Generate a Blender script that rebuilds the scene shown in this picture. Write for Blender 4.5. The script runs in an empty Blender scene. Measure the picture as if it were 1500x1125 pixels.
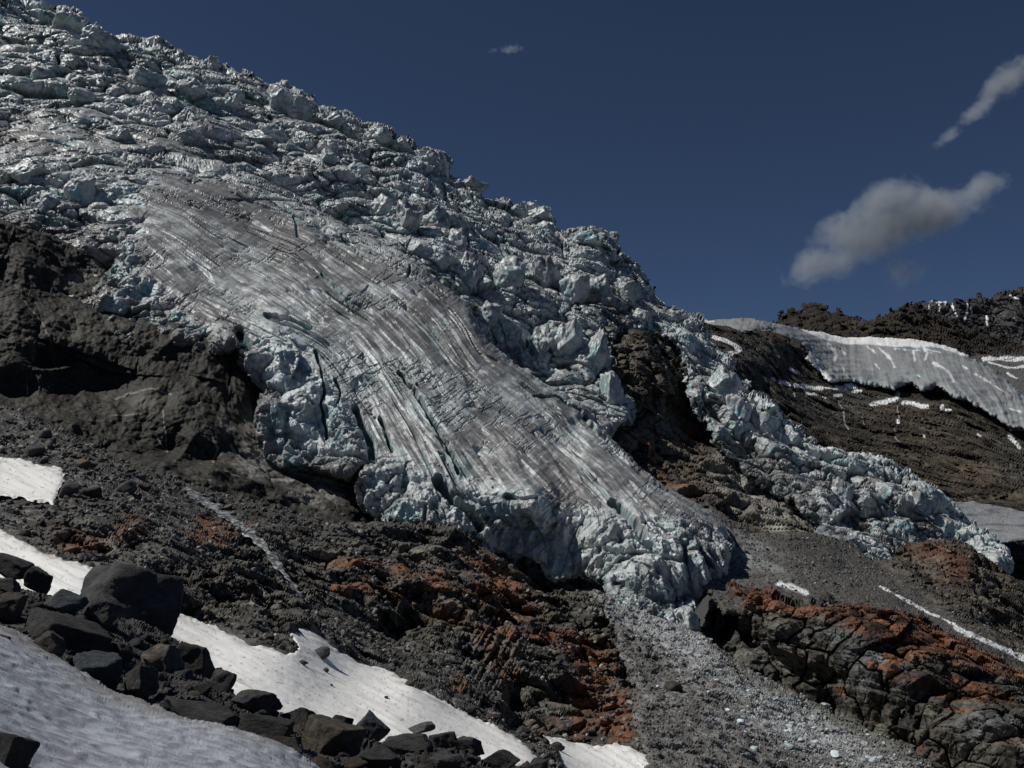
import bpy, math, random
import numpy as np
from mathutils import Vector, Matrix, Quaternion
random.seed(7)
RS = np.random.RandomState(11)
S = bpy.context.scene
COL = S.collection
R = math.radians

# ------------------------------------------------------------------ camera, sky, sun, exposure
PITCH = R(8.0); LENS = 35.0
F = LENS / 36.0 * 1500.0
cd = bpy.data.cameras.new('camera'); cam = bpy.data.objects.new('camera', cd); COL.objects.link(cam)
cd.lens = LENS; cd.sensor_width = 36.0; cd.clip_start = 0.1; cd.clip_end = 30000
cam.location = (0, 0, 0); cam.rotation_euler = (R(90) + PITCH, 0, 0)
S.camera = cam

SUN = Vector((-0.60, -0.06, 0.79)).normalized()
W = bpy.data.worlds.new('World'); S.world = W; W.use_nodes = True
nt = W.node_tree; nt.nodes.clear()
sk = nt.nodes.new('ShaderNodeTexSky'); sk.sky_type = 'NISHITA'; sk.sun_disc = False
sk.sun_elevation = math.asin(SUN.z); sk.sun_rotation = math.atan2(SUN.x, SUN.y)
sk.altitude = 2900; sk.air_density = 0.5; sk.dust_density = 0.0; sk.ozone_density = 3.0
bg = nt.nodes.new('ShaderNodeBackground'); bg.inputs['Strength'].default_value = 0.05
wo = nt.nodes.new('ShaderNodeOutputWorld')
nt.links.new(sk.outputs[0], bg.inputs[0]); nt.links.new(bg.outputs[0], wo.inputs[0])
sl = bpy.data.lights.new('sun', 'SUN'); sl.energy = 3.6; sl.angle = R(0.5); sl.color = (1.0, 0.965, 0.91)
so = bpy.data.objects.new('sun', sl); COL.objects.link(so)
so.rotation_euler = SUN.to_track_quat('Z', 'Y').to_euler()
S.view_settings.view_transform = 'Standard'; S.view_settings.look = 'None'
S.view_settings.exposure = 0.0; S.view_settings.gamma = 1.0
S.view_settings.use_curve_mapping = False

# ------------------------------------------------------------------ maths helpers
CP, SP = math.cos(PITCH), math.sin(PITCH)
def ray(px, py):
    x = (px - 750.0) / F; y = (562.5 - py) / F
    return np.stack([x, CP - y * SP, SP + y * CP], -1)
f4 = np.float32
_perm = RS.permutation(256).astype(np.int32); _perm = np.concatenate([_perm, _perm])
_g = RS.normal(size=(256, 3)); _g /= np.linalg.norm(_g, axis=1)[:, None]; _g = (_g * 1.45).astype(f4)
def perlin(P, seed=0):
    P = P.astype(f4) + f4(seed * 17.31)
    I = np.floor(P).astype(np.int32); Fr = P - I; I &= 255
    U = Fr * Fr * Fr * (Fr * (Fr * 6 - 15) + 10)
    x, y, z = Fr[..., 0], Fr[..., 1], Fr[..., 2]
    ux, uy, uz = U[..., 0], U[..., 1], U[..., 2]
    def c(a, b, d):
        h = _perm[(_perm[(_perm[(I[..., 0] + a) & 255] + I[..., 1] + b) & 255] + I[..., 2] + d) & 255]
        g = _g[h]
        return g[..., 0] * (x - a) + g[..., 1] * (y - b) + g[..., 2] * (z - d)
    def lx(b, d):
        n0 = c(0, b, d); return n0 + ux * (c(1, b, d) - n0)
    def ly(d):
        n0 = lx(0, d); return n0 + uy * (lx(1, d) - n0)
    n0 = ly(0); return n0 + uz * (ly(1) - n0)
def fbm(P, sc, oct=4, seed=0, gain=0.5, ridged=False):
    out = 0; a = 1.0; t = 0
    for i in range(oct):
        n = perlin(P / sc, seed + i * 3)
        if ridged: n = 1 - 2 * np.abs(n)
        out = out + a * n; t += a; a *= gain; sc = sc / 2.03
    return out / t
def fbm2(px, py, sc, oct=3, seed=0, gain=0.5):
    return fbm(np.stack([px, py, np.full_like(px, seed * 3.7)], -1), sc, oct, seed, gain)
_ft = RS.uniform(-1, 1, size=(256, 7)).astype(f4)
def facet(P, seed=0, jit=0.42):
    """broken blocks: every cell is a tilted plane with its own height; returns height, edge distance, cell value"""
    P = P.astype(f4) + f4(seed * 31.7)
    B = np.floor(P - 0.5).astype(np.int32)
    f1 = np.full(P.shape[:-1], 9.0, f4); f2 = f1.copy(); h = np.zeros_like(f1); cv = np.zeros_like(f1)
    for a in (0, 1):
        for b in (0, 1):
            for c in (0, 1):
                ix, iy, iz = B[..., 0] + a, B[..., 1] + b, B[..., 2] + c
                k = _perm[(_perm[(_perm[ix & 255] + iy) & 255] + iz) & 255]
                T = _ft[k]
                dx = P[..., 0] - ix - 0.5 - jit * T[..., 0]
                dy = P[..., 1] - iy - 0.5 - jit * T[..., 1]
                dz = P[..., 2] - iz - 0.5 - jit * T[..., 2]
                d = dx * dx + dy * dy + dz * dz
                hh = T[..., 6] * 0.5 + 0.75 * (dx * T[..., 3] + dy * T[..., 4] + dz * T[..., 5])
                m = d < f1
                f2 = np.where(m, f1, np.minimum(f2, d)); f1 = np.where(m, d, f1)
                h = np.where(m, hh, h); cv = np.where(m, T[..., 6] * 0.5 + 0.5, cv)
    return h, np.sqrt(f2) - np.sqrt(f1), cv
def _frames(spread):
    T = []
    for i in range(256):
        q = np.linalg.qr(np.eye(3) + spread * RS.normal(size=(3, 3)))[0]; T.append((q * np.array([1.0, 1.15, .9])).ravel())
    return np.array(T, f4)
_fr = {'ice': _frames(.8), 'rock': _frames(.28)}
def blocks(P, seed=0, kind='ice', hv=.36, cap=None, jit=0.42):
    """a heap of tilted blocks: each cell carries a little box of its own attitude and the highest one shows.
    returns height, distance to the next block, value of the block"""
    P = P.astype(f4) + f4(seed * 31.7)
    B = np.floor(P - 0.5).astype(np.int32); FR = _fr[kind]; cap = cap if cap is not None else (.2 if kind == 'ice' else .27)
    v1 = np.full(P.shape[:-1], -9.0, f4); v2 = v1.copy(); cv = np.zeros_like(v1)
    for a in (0, 1):
        for b in (0, 1):
            for c in (0, 1):
                ix, iy, iz = B[..., 0] + a, B[..., 1] + b, B[..., 2] + c
                k = _perm[(_perm[(_perm[ix & 255] + iy) & 255] + iz) & 255]
                T = _ft[k]; G = FR[k]
                dx = P[..., 0] - ix - 0.5 - jit * T[..., 0]
                dy = P[..., 1] - iy - 0.5 - jit * T[..., 1]
                dz = P[..., 2] - iz - 0.5 - jit * T[..., 2]
                m = np.maximum(np.maximum(np.abs(dx * G[..., 0] + dy * G[..., 1] + dz * G[..., 2]), np.abs(dx * G[..., 3] + dy * G[..., 4] + dz * G[..., 5])), np.abs(dx * G[..., 6] + dy * G[..., 7] + dz * G[..., 8]))
                v = hv * T[..., 6] - 1.4 * np.maximum(m - cap, 0) + .45 * (dx * T[..., 3] + dy * T[..., 4] + dz * T[..., 5])
                w = v > v1
                v2 = np.where(w, v1, np.maximum(v2, v)); cv = np.where(w, T[..., 5] * .5 + .5, cv); v1 = np.where(w, v, v1)
    return v1 + .35, v1 - v2, cv
def sstep(a, b, x):
    t = np.clip((x - a) / (b - a), 0, 1); return t * t * (3 - 2 * t)
def mix(a, b, t): return a + (b - a) * t
def cmix(a, b, t): return a + (np.asarray(b, f4) - a) * t[..., None]
def polydist(px, py, pts, closed=True):
    pts = np.asarray(pts, float); n = len(pts)
    best = np.full(px.shape, 1e12, f4); ins = np.zeros(px.shape, bool)
    for i in range(n if closed else n - 1):
        ax, ay = pts[i][:2]; bx, by = pts[(i + 1) % n][:2]
        ex, ey = bx - ax, by - ay; L = ex * ex + ey * ey + 1e-9
        t = np.clip(((px - ax) * ex + (py - ay) * ey) / L, 0, 1)
        dx = px - ax - t * ex; dy = py - ay - t * ey
        best = np.minimum(best, dx * dx + dy * dy)
        if closed:
            c = ((ay > py) != (by > py)) & (px < (bx - ax) * (py - ay) / (by - ay + 1e-12) + ax)
            ins ^= c
    d = np.sqrt(best)
    return np.where(ins, d, -d) if closed else d
def rbf(ctrl, X, Y, lam=0.0):
    c = np.asarray(ctrl, float); s = 500.0
    x, y, v = c[:, 0] / s, c[:, 1] / s, c[:, 2]; n = len(c)
    def K(d2): return 0.5 * d2 * np.log(d2 + 1e-12)
    A = np.zeros((n + 3, n + 3)); A[:n, :n] = K((x[:, None] - x) ** 2 + (y[:, None] - y) ** 2) + lam * np.eye(n)
    A[:n, n] = 1; A[:n, n + 1] = x; A[:n, n + 2] = y; A[n:, :n] = A[:n, n:].T
    w = np.linalg.solve(A, np.concatenate([v, [0, 0, 0]]))
    X = X / s; Y = Y / s; out = w[n] + w[n + 1] * X + w[n + 2] * Y
    for i in range(n): out = out + w[i] * K((X - x[i]) ** 2 + (Y - y[i]) ** 2)
    return out
def rbf_grid(ctrl, gx, gy, lam=0.0):
    """evaluate on a coarse grid, then interpolate to the fine one"""
    cx = np.arange(gx[0] - 8, gx[-1] + 16, 8.0); cy = np.arange(gy[0] - 8, gy[-1] + 16, 8.0)
    Z = rbf(ctrl, *np.meshgrid(cx, cy), lam=lam)
    fx = (gx - cx[0]) / 8; fy = (gy - cy[0]) / 8
    ix = np.floor(fx).astype(int); iy = np.floor(fy).astype(int); tx = (fx - ix)[None]; ty = (fy - iy)[:, None]
    a = Z[iy][:, ix]; b = Z[iy][:, ix + 1]; c = Z[iy + 1][:, ix]; d = Z[iy + 1][:, ix + 1]
    return (a * (1 - tx) + b * tx) * (1 - ty) + (c * (1 - tx) + d * tx) * ty
def blobs(px, py, L):
    """soft patches (x, y, rx, ry, angle) -> 0..1"""
    m = np.zeros(px.shape, f4)
    for b in L:
        x, y, rx, ry = b[:4]; a = R(b[4] if len(b) > 4 else 0); s = b[5] if len(b) > 5 else 1
        dx, dy = px - x, py - y
        u = (dx * math.cos(a) + dy * math.sin(a)) / rx; v = (-dx * math.sin(a) + dy * math.cos(a)) / ry
        m = np.maximum(m, s * np.exp(-0.7 * (u * u + v * v)))
    return m

# ------------------------------------------------------------------ object helpers
def tag(o, label=None, cat=None, group=None, kind=None):
    for k, v in (('label', label), ('category', cat), ('group', group), ('kind', kind)):
        if v: o[k] = v
    return o
def mesh_np(name, V, Fc, col=None, smooth=True, mat=None):
    me = bpy.data.meshes.new(name); k = Fc.shape[1]
    me.vertices.add(len(V)); me.vertices.foreach_set('co', np.ascontiguousarray(V, f4).ravel())
    me.loops.add(Fc.size); me.loops.foreach_set('vertex_index', np.ascontiguousarray(Fc, np.int32).ravel())
    me.polygons.add(len(Fc)); me.polygons.foreach_set('loop_start', np.arange(0, Fc.size, k, dtype=np.int32))
    me.polygons.foreach_set('use_smooth', np.full(len(Fc), smooth))
    me.update(calc_edges=True)
    if col is not None:
        a = me.color_attributes.new('Col', 'FLOAT_COLOR', 'POINT')
        c = np.ones((len(V), 4), f4); c[:, :3] = np.clip(col, 0.003, 0.95); a.data.foreach_set('color', c.ravel())
    if mat: me.materials.append(mat)
    return me
def link(name, me, parent=None, **kw):
    o = bpy.data.objects.new(name, me); COL.objects.link(o)
    if parent: o.parent = parent
    return tag(o, **kw)

LAY = {}
def normals(P):
    du = np.gradient(P, axis=1); dv = np.gradient(P, axis=0)
    N = np.cross(du, -dv); N /= np.linalg.norm(N, axis=-1)[..., None] + 1e-9
    s = np.sign(np.sum(N * -P, -1)); s[s == 0] = 1      # towards the open side
    return N
def layer(name, poly, ctrl, mat, disp, color, step=1.45, roll=(20, 6), jag=None, extra=None, face=.72, **kw):
    """a sheet of terrain standing at its real distances; 1/depth is linear on a plane, so it is what gets interpolated"""
    pa = np.asarray(poly, float); 
    gx = np.arange(pa[:, 0].min() - 8, pa[:, 0].max() + 8, step); gy = np.arange(pa[:, 1].min() - 8, pa[:, 1].max() + 8, step)
    X, Y = np.meshgrid(gx, gy)
    inv = rbf_grid([(x, y, 1.0 / d) for x, y, d in ctrl], gx, gy)
    D = 1.0 / np.maximum(inv, 1e-5)
    sd = polydist(X, Y, poly).astype(float)
    if jag is not None: sd = sd + jag(X, Y)
    gyy, gxx = np.gradient(sd, step)
    q = (sd < 0) & (sd > -1.5 * step)
    g2 = gxx ** 2 + gyy ** 2 + 0.2
    Xs = np.where(q, X - gxx / g2 * sd, X); Ys = np.where(q, Y - gyy / g2 * sd, Y)
    keep = sd > -1.5 * step
    if roll:
        t = np.clip(1 - np.maximum(sd, 0) / roll[0], 0, 1); D0 = D
        D = D + roll[1] * (1 - np.sqrt(np.maximum(1 - t * t, 0)))
    P = ray(Xs, Ys) * D[..., None]
    P = P.astype(f4)
    N = normals(P)
    N = N / np.linalg.norm(N, axis=-1)[..., None]
    E = extra(X, Y, gx, gy) if extra else {}
    E['sd'] = sd; E['D'] = D
    # work only on the kept vertices
    idx = -np.ones(X.shape, np.int64); kk = keep.ravel(); 
    idx.ravel()[kk] = np.arange(kk.sum())
    Pk = P.reshape(-1, 3)[kk]; Nk = N.reshape(-1, 3)[kk]; xk = X.ravel()[kk].astype(f4); yk = Y.ravel()[kk].astype(f4)
    Ek = {k: v.ravel()[kk].astype(f4) for k, v in E.items()}
    # relief grows partly along the slope's normal, partly outward from the slope as steep faces do
    Vk = -Pk / np.linalg.norm(Pk, axis=-1)[..., None]; Nd = Nk * (1 - face) + Vk * face; Nd = (Nd / np.linalg.norm(Nd, axis=-1)[..., None]).astype(f4)
    dsp = disp(Pk, Nd, xk, yk, Ek)
    if dsp.ndim == 1: dsp = Nd * dsp[:, None]
    V = (Pk + dsp).astype(f4)
    G = P.copy(); G.reshape(-1, 3)[kk] = V
    NF = normals(G).reshape(-1, 3)[kk]
    C = color(V, NF, xk, yk, Ek)
    a = idx[:-1, :-1]; b = idx[:-1, 1:]; c = idx[1:, 1:]; d = idx[1:, :-1]
    ok = (a >= 0) & (b >= 0) & (c >= 0) & (d >= 0)
    Fc = np.stack([a[ok], d[ok], c[ok], b[ok]], -1)
    me = mesh_np(name, V, Fc, C, mat not in (M_rock, M_far, M_ice), mat)
    o = link(name, me, **kw)
    LAY[o.name] = dict(G=G, N=normals(G), gx=gx, gy=gy, keep=keep, step=step, D=D, o=o)
    return o
def on(name, px, py):
    L = LAY[name]; s = L['step']
    ix = int(round((px - L['gx'][0]) / s)); iy = int(round((py - L['gy'][0]) / s))
    if ix < 1 or iy < 1 or ix >= len(L['gx']) - 1 or iy >= len(L['gy']) - 1 or not L['keep'][iy, ix]: return None
    return L['G'][iy, ix].astype(float), L['N'][iy, ix].astype(float)

# ------------------------------------------------------------------ materials
def newmat(name, rough=0.8, spec=0.3):
    m = bpy.data.materials.new(name); m.use_nodes = True
    n = m.node_tree; b = n.nodes['Principled BSDF']
    b.inputs['Roughness'].default_value = rough; b.inputs['Specular IOR Level'].default_value = spec
    return m, n, b
def ground_mat(name, rough, spec, grain, amp, bump, bscale, rvar=0.0):
    """colour comes from the sheet's own colour attribute, grain and fine relief from noise in metres"""
    m, n, b = newmat(name, rough, spec); N = n.nodes; L = n.links
    at = N.new('ShaderNodeVertexColor'); at.layer_name = 'Col'
    tc = N.new('ShaderNodeTexCoord')
    no = N.new('ShaderNodeTexNoise'); no.inputs['Scale'].default_value = grain; no.inputs['Detail'].default_value = 6; no.inputs['Roughness'].default_value = 0.7
    L.new(tc.outputs['Object'], no.inputs['Vector'])
    mr = N.new('ShaderNodeMapRange'); mr.inputs['From Min'].default_value = 0.25; mr.inputs['From Max'].default_value = 0.75
    mr.inputs['To Min'].default_value = 1 - amp; mr.inputs['To Max'].default_value = 1 + amp
    L.new(no.outputs['Fac'], mr.inputs['Value'])
    vm = N.new('ShaderNodeVectorMath'); vm.operation = 'SCALE'
    L.new(at.outputs['Color'], vm.inputs[0]); L.new(mr.outputs[0], vm.inputs['Scale'])
    L.new(vm.outputs[0], b.inputs['Base Color'])
    n2 = N.new('ShaderNodeTexNoise'); n2.inputs['Scale'].default_value = bscale; n2.inputs['Detail'].default_value = 5
    L.new(tc.outputs['Object'], n2.inputs['Vector'])
    bp = N.new('ShaderNodeBump'); bp.inputs['Strength'].default_value = 0.8; bp.inputs['Distance'].default_value = bump
    L.new(n2.outputs['Fac'], bp.inputs['Height']); L.new(bp.outputs[0], b.inputs['Normal'])
    return m
M_ice = ground_mat('glacier_ice', 0.42, 0.4, 1.6, 0.22, 0.12, 1.8)
M_rock = ground_mat('bedrock', 0.75, 0.35, 2.2, 0.38, 0.10, 2.6)
M_far = ground_mat('far_rock', 0.85, 0.2, 0.25, 0.35, 0.8, 0.3)
M_farice = ground_mat('far_ice', 0.5, 0.3, 0.3, 0.12, 0.5, 0.25)
M_snow = ground_mat('old_snow', 0.6, 0.3, 5.0, 0.06, 0.03, 6.0)
M_near = ground_mat('near_snow', 0.55, 0.3, 26.0, 0.12, 0.012, 30.0)
def stone_mat(name, c1, c2, scale, bump, rust=None, rough=0.8, flat=False):
    m, n, b = newmat(name, rough, 0.3); N = n.nodes; L = n.links
    tc = N.new('ShaderNodeTexCoord'); oi = N.new('ShaderNodeObjectInfo')
    ad = N.new('ShaderNodeVectorMath'); ad.operation = 'ADD'
    sc = N.new('ShaderNodeMath'); sc.operation = 'MULTIPLY'; sc.inputs[1].default_value = 37.0
    L.new(oi.outputs['Random'], sc.inputs[0]); L.new(tc.outputs['Object'], ad.inputs[0]); L.new(sc.outputs[0], ad.inputs[1])
    no = N.new('ShaderNodeTexNoise'); no.inputs['Scale'].default_value = scale; no.inputs['Detail'].default_value = 8; no.inputs['Roughness'].default_value = 0.65
    L.new(ad.outputs[0], no.inputs['Vector'])
    cr = N.new('ShaderNodeValToRGB'); cr.color_ramp.elements[0].position = 0.3; cr.color_ramp.elements[1].position = 0.72
    cr.color_ramp.elements[0].color = (*c1, 1); cr.color_ramp.elements[1].color = (*c2, 1)
    L.new(no.outputs['Fac'], cr.inputs[0])
    last = cr.outputs[0]
    if rust:
        n3 = N.new('ShaderNodeTexNoise'); n3.inputs['Scale'].default_value = scale * 0.45; n3.inputs['Detail'].default_value = 4
        L.new(ad.outputs[0], n3.inputs['Vector'])
        r2 = N.new('ShaderNodeValToRGB'); r2.color_ramp.elements[0].position = 0.52; r2.color_ramp.elements[1].position = 0.7
        L.new(n3.outputs['Fac'], r2.inputs[0])
        mx = N.new('ShaderNodeMix'); mx.data_type = 'RGBA'
        L.new(r2.outputs[0], mx.inputs[0]); L.new(last, mx.inputs[6]); mx.inputs[7].default_value = (*rust, 1); last = mx.outputs[2]
    vr = N.new('ShaderNodeMapRange'); vr.inputs['To Min'].default_value = 0.7; vr.inputs['To Max'].default_value = 1.45
    L.new(oi.outputs['Random'], vr.inputs[0])
    vm = N.new('ShaderNodeVectorMath'); vm.operation = 'SCALE'; L.new(last, vm.inputs[0]); L.new(vr.outputs[0], vm.inputs['Scale'])
    L.new(vm.outputs[0], b.inputs['Base Color'])
    n2 = N.new('ShaderNodeTexNoise'); n2.inputs['Scale'].default_value = scale * 3; n2.inputs['Detail'].default_value = 8; n2.inputs['Roughness'].default_value = 0.7
    L.new(ad.outputs[0], n2.inputs['Vector'])
    bp = N.new('ShaderNodeBump'); bp.inputs['Strength'].default_value = 1.0; bp.inputs['Distance'].default_value = bump * 1.8
    L.new(n2.outputs['Fac'], bp.inputs['Height']); L.new(bp.outputs[0], b.inputs['Normal'])
    return m
M_dark = stone_mat('dark_gneiss', (0.014, 0.014, 0.015), (0.085, 0.083, 0.082), 2.6, 0.06)
M_blue = stone_mat('blue_grey_gneiss', (0.016, 0.02, 0.024), (0.075, 0.09, 0.10), 2.6, 0.06)
M_brown = stone_mat('brown_gneiss', (0.018, 0.016, 0.014), (0.095, 0.082, 0.066), 2.2, 0.06)
M_pale = stone_mat('pale_gneiss', (0.05, 0.05, 0.05), (0.13, 0.13, 0.128), 2.6, 0.04)
M_rust = stone_mat('rusty_gneiss', (0.04, 0.03, 0.022), (0.10, 0.075, 0.055), 2.2, 0.06, rust=(0.075, 0.045, 0.028))
M_pink = stone_mat('pale_patched_gneiss', (0.026, 0.025, 0.024), (0.07, 0.066, 0.06), 2.0, 0.06, rust=(0.17, 0.14, 0.11))
M_block = stone_mat('broken_ice', (0.30, 0.36, 0.37), (0.60, 0.66, 0.68), 1.2, 0.04, rough=0.4)

C = lambda *a: np.array(a, f4)
ICE, TEAL, DIRTY, FILTH, WHITE = C(.50, .535, .53), C(.16, .315, .33), C(.178, .177, .177), C(.05, .046, .04), C(.78, .79, .79)
GREY, BROWN, ORANGE, PALE, DARK = C(.075, .073, .068), C(.085, .068, .046), C(.24, .078, .028), C(.15, .148, .135), C(.025, .024, .022)

# ------------------------------------------------------------------ relief recipes
def ledges(P, n, sp, seed, wob=.5, ws=6.0):
    """beds of rock or ice: each bed a slab that ends in a sharp step; returns -0.5..0.5"""
    n = np.asarray(n, f4); n = n / np.linalg.norm(n)
    u = (P @ n) / sp + wob * fbm(P, sp * ws, 3, seed); k = np.floor(u).astype(np.int32); f = u - k
    a = _ft[_perm[(k + seed * 13) & 255]][..., 6] * .45 + .75
    return a * (np.where(f < .86, f / .86, (1 - f) / .14) - .5), np.minimum(f, 1 - f)
def ice_relief(P, s=1.0, seed=0, crack=1.0, fine=1.0):
    w = np.stack([fbm(P, 24 * s, 2, seed + 40 + i) for i in range(3)], -1) * 5 * s
    Q = (P + w) @ np.array([[.78, -.1, .2], [.1, .9, .1], [-.3, .1, 1.0]], f4).T
    h1, e1, c1 = blocks(Q / (19 * s), seed + 1)
    h2, e2, c2 = blocks(Q / (8.5 * s), seed + 2)
    h3, e3, c3 = blocks((P + 0.35 * w) / (3.8 * s), seed + 3)
    h4, e4, c4 = blocks((P + .1 * w) / (1.6 * s), seed + 4)
    h = 9.5 * s * h1 + 4.4 * s * h2 + (.9 + 1.0 * fine) * s * h3 + (.3 + .55 * fine) * s * h4 - 2.8 * s
    h -= crack * s * (1.8 * (1 - sstep(0, .10, e1)) + 1.1 * (1 - sstep(0, .10, e2)) + (.2 + .3 * fine) * (1 - sstep(0, .12, e3)))
    L, _ = ledges(P + .4 * w, (.25, .3, -.9), 2.1 * s, seed, .6); h += .35 * s * L
    h += .5 * s * fbm(P, 2.2 * s, 4, seed + 9)
    return h, (c1, c2, c3), (e1, e2, e3)
def rock_relief(P, s=1.0, seed=0, A=None, bed=(.42, .22, .87), bedamp=1.0, fine=.5, crk=1.0):
    """jointed bedrock: angular blocks cut by beds"""
    A = A if A is not None else np.array([[.85, .3, .25], [-.3, .9, .1], [-.35, -.2, 1.5]], f4)
    w = np.stack([fbm(P, 40 * s, 1, seed + 60 + i) for i in range(3)], -1) * 4 * s
    Q = (P + w) @ A.T
    h1, e1, c1 = blocks(Q / (24 * s), seed + 1, 'rock')
    h2, e2, c2 = blocks(Q / (8.5 * s), seed + 2, 'rock', cap=.22)
    h3, e3, c3 = blocks(Q / (3.2 * s), seed + 3, 'rock', cap=.2)
    h4, e4, c4 = blocks(Q / (1.25 * s), seed + 4, 'rock', cap=.15)
    h = 6.6 * s * h1 + 4.2 * s * h2 + (.7 + 1.0 * fine) * s * h3 + (.15 + .6 * fine) * s * h4
    L1, g1 = ledges(P, bed, 5.0 * s, seed + 3, .22, 8); L2, g2 = ledges(P, (bed[0] + .1, bed[1], bed[2]), 1.4 * s, seed + 5, .22, 10)
    h += bedamp * (1.7 * s * L1 + (.2 + .3 * fine) * s * L2)
    h -= s * crk * (1.1 * (1 - sstep(0, .06, e2)) + .9 * fine * (1 - sstep(0, .08, e3)))
    h += 1.3 * s * fbm(P, 26 * s, 2, seed + 9) - 2.8 * s
    return h, (c1, c2, c3), (e2, e3, g1)
def rock_tone(c, E, amt=1.0, V=None, g=.8):
    """blocks differ in tone, their joints hold dark grit"""
    t = .7 * (E['c2'] - .5) + .9 * (E['c3'] - .5)
    if V is not None: t = t + .9 * (facet(V / g, 27)[2] - .5) + 1.1 * fbm(V, 1.5 * g, 3, 29)
    c = c * np.clip(1 + amt * t, .2, 2.2)[:, None]
    ln = np.maximum((1 - sstep(.02, .09, E['j2'])) * .8, (1 - sstep(.02, .12, E['j3'])) * .5)
    return cmix(c, C(.016, .015, .013), ln * .8 * amt)
def keep_rock(E, cc, ee): E['c2'], E['c3'], E['j2'], E['j3'] = cc[1], cc[2], ee[0], ee[1]

def jagger(*pairs, seed=0, block=None):
    def j(X, Y):
        o = np.zeros(X.shape)
        for i, (a, s) in enumerate(pairs): o += a * fbm2(X, Y, s, 2, seed + i * 5)
        if block:
            for a, s in block: o += a * facet(np.stack([X / s, Y / s, 0 * X + seed], -1), seed)[0]
        return o
    return j

# ================================================================== THE LARGE STRUCTURE
# ---- valley floor under everything
gr = 6000.0; n = 60
gx_, gy_ = np.meshgrid(np.linspace(-gr, gr, n), np.linspace(-gr, gr, n))
gz = -75 + 12 * fbm(np.stack([gx_, gy_, 0 * gx_], -1), 900, 3, 5)
V = np.stack([gx_, gy_, gz], -1).reshape(-1, 3); ii = np.arange(n * n).reshape(n, n)
Fc = np.stack([ii[:-1, :-1], ii[:-1, 1:], ii[1:, 1:], ii[1:, :-1]], -1).reshape(-1, 4)
link('ground', mesh_np('ground', V, Fc, np.tile(GREY, (n * n, 1)), True, M_far), kind='structure')

# ---- far grey cliff with snow gullies
COUL = [([(1360, 446), (1361, 456)], 1.5), ([(1363, 446), (1385, 447), (1384, 450)], 1.6), ([(1375, 449), (1376, 458)], 1.3),
        ([(1394, 447), (1397, 456), (1399, 462)], 2.4), ([(1417, 447), (1416, 460), (1413, 471)], 2.6), ([(1421, 452), (1424, 457)], 1.6),
        ([(1445, 463), (1446, 477)], 2.0), ([(1447, 436), (1450, 437)], 1.4), ([(1480, 432), (1490, 437)], 2.2), ([(1486, 469), (1489, 471)], 1.6),
        ([(1400, 462), (1402, 466)], 1.4), ([(1507, 450), (1512, 470)], 2.2)]
def col_cliff(V, N, x, y, E):
    c = np.tile(C(.05, .05, .052), (len(x), 1)); n = fbm(V, 90, 4, 3)
    c = cmix(c, C(.085, .08, .075), sstep(-.1, .4, n)); c = cmix(c, C(.018, .018, .02), sstep(.1, .45, fbm(V * C(1, 1, .25), 40, 3, 8)))
    for p, w in COUL:
        d = polydist(x + 1.2 * fbm2(x, y, 5, 2, 3), y, p, False); c = cmix(c, WHITE, 1 - sstep(w * .45, w * .75, d))
    return c
def dis_cliff(P, N, x, y, E):
    h, _, _ = rock_relief(P, 5.5, 3, np.array([[1.6, .1, .1], [0, 1, 0], [.1, .1, .5]], f4)); return h * 1.1 + 14 * fbm(P, 120, 3, 9, ridged=True)
layer('far_cliff', [(1330, 470), (1340, 452), (1355, 447), (1366, 446), (1390, 448), (1402, 444), (1418, 444), (1424, 436), (1437, 430), (1444, 437), (1452, 436), (1460, 428), (1470, 424),
    (1480, 426), (1491, 421), (1500, 424), (1530, 418), (1580, 405), (1600, 560), (1420, 540), (1350, 500)],
    [(1350, 450, 2500), (1500, 420, 2450), (1400, 520, 2350), (1600, 520, 2250), (1600, 400, 2400)], M_far, dis_cliff, col_cliff, step=1.2, roll=(5, 60),
    jag=jagger((2.5, 9), (1.5, 4), seed=3, block=[(4, 7)]), kind='structure')

# ---- brown toothed ridge
def col_ridge(V, N, x, y, E):
    c = np.tile(C(.026, .022, .018), (len(x), 1)); n = fbm(V, 60, 4, 13)
    c = cmix(c, C(.045, .036, .027), sstep(0, .4, n)); c = cmix(c, C(.016, .014, .012), sstep(.05, .4, fbm(V, 30, 3, 18)))
    c = cmix(c, C(.095, .05, .03), sstep(.25, .5, fbm(V, 140, 3, 28)) * .6)
    lo = sstep(515, 527, y + 3 * fbm2(x, y, 20, 2, 5)) * sstep(1405, 1440, x)
    c = cmix(c, C(.10, .10, .10), lo)
    sn = fbm(np.stack([x * .35, y * 2.2, 0 * x], -1), 16, 3, 15)
    for p, w in [([(1440, 527), (1470, 526), (1520, 528)], 3.2), ([(1448, 532), (1475, 540), (1520, 536)], 2.0), ([(1447, 545), (1458, 552)], 2.6),
                 ([(1465, 564), (1480, 565)], 1.8), ([(1490, 580), (1500, 586), (1530, 600)], 3.2), ([(1475, 548), (1490, 555)], 1.4), ([(1460, 556), (1475, 562)], 1.2)]:
        c = cmix(c, WHITE * .9, 1 - sstep(w * .6, w, polydist(x, y + 1.5 * fbm2(x, y, 6, 2, 4), p, False)))
    return c
def dis_ridge(P, N, x, y, E):
    h, _, _ = rock_relief(P, 3.2, 6); return h * (1 - .7 * sstep(515, 530, y) * sstep(1405, 1440, x)) + 6 * fbm(P, 60, 3, 2, ridged=True)
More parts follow.
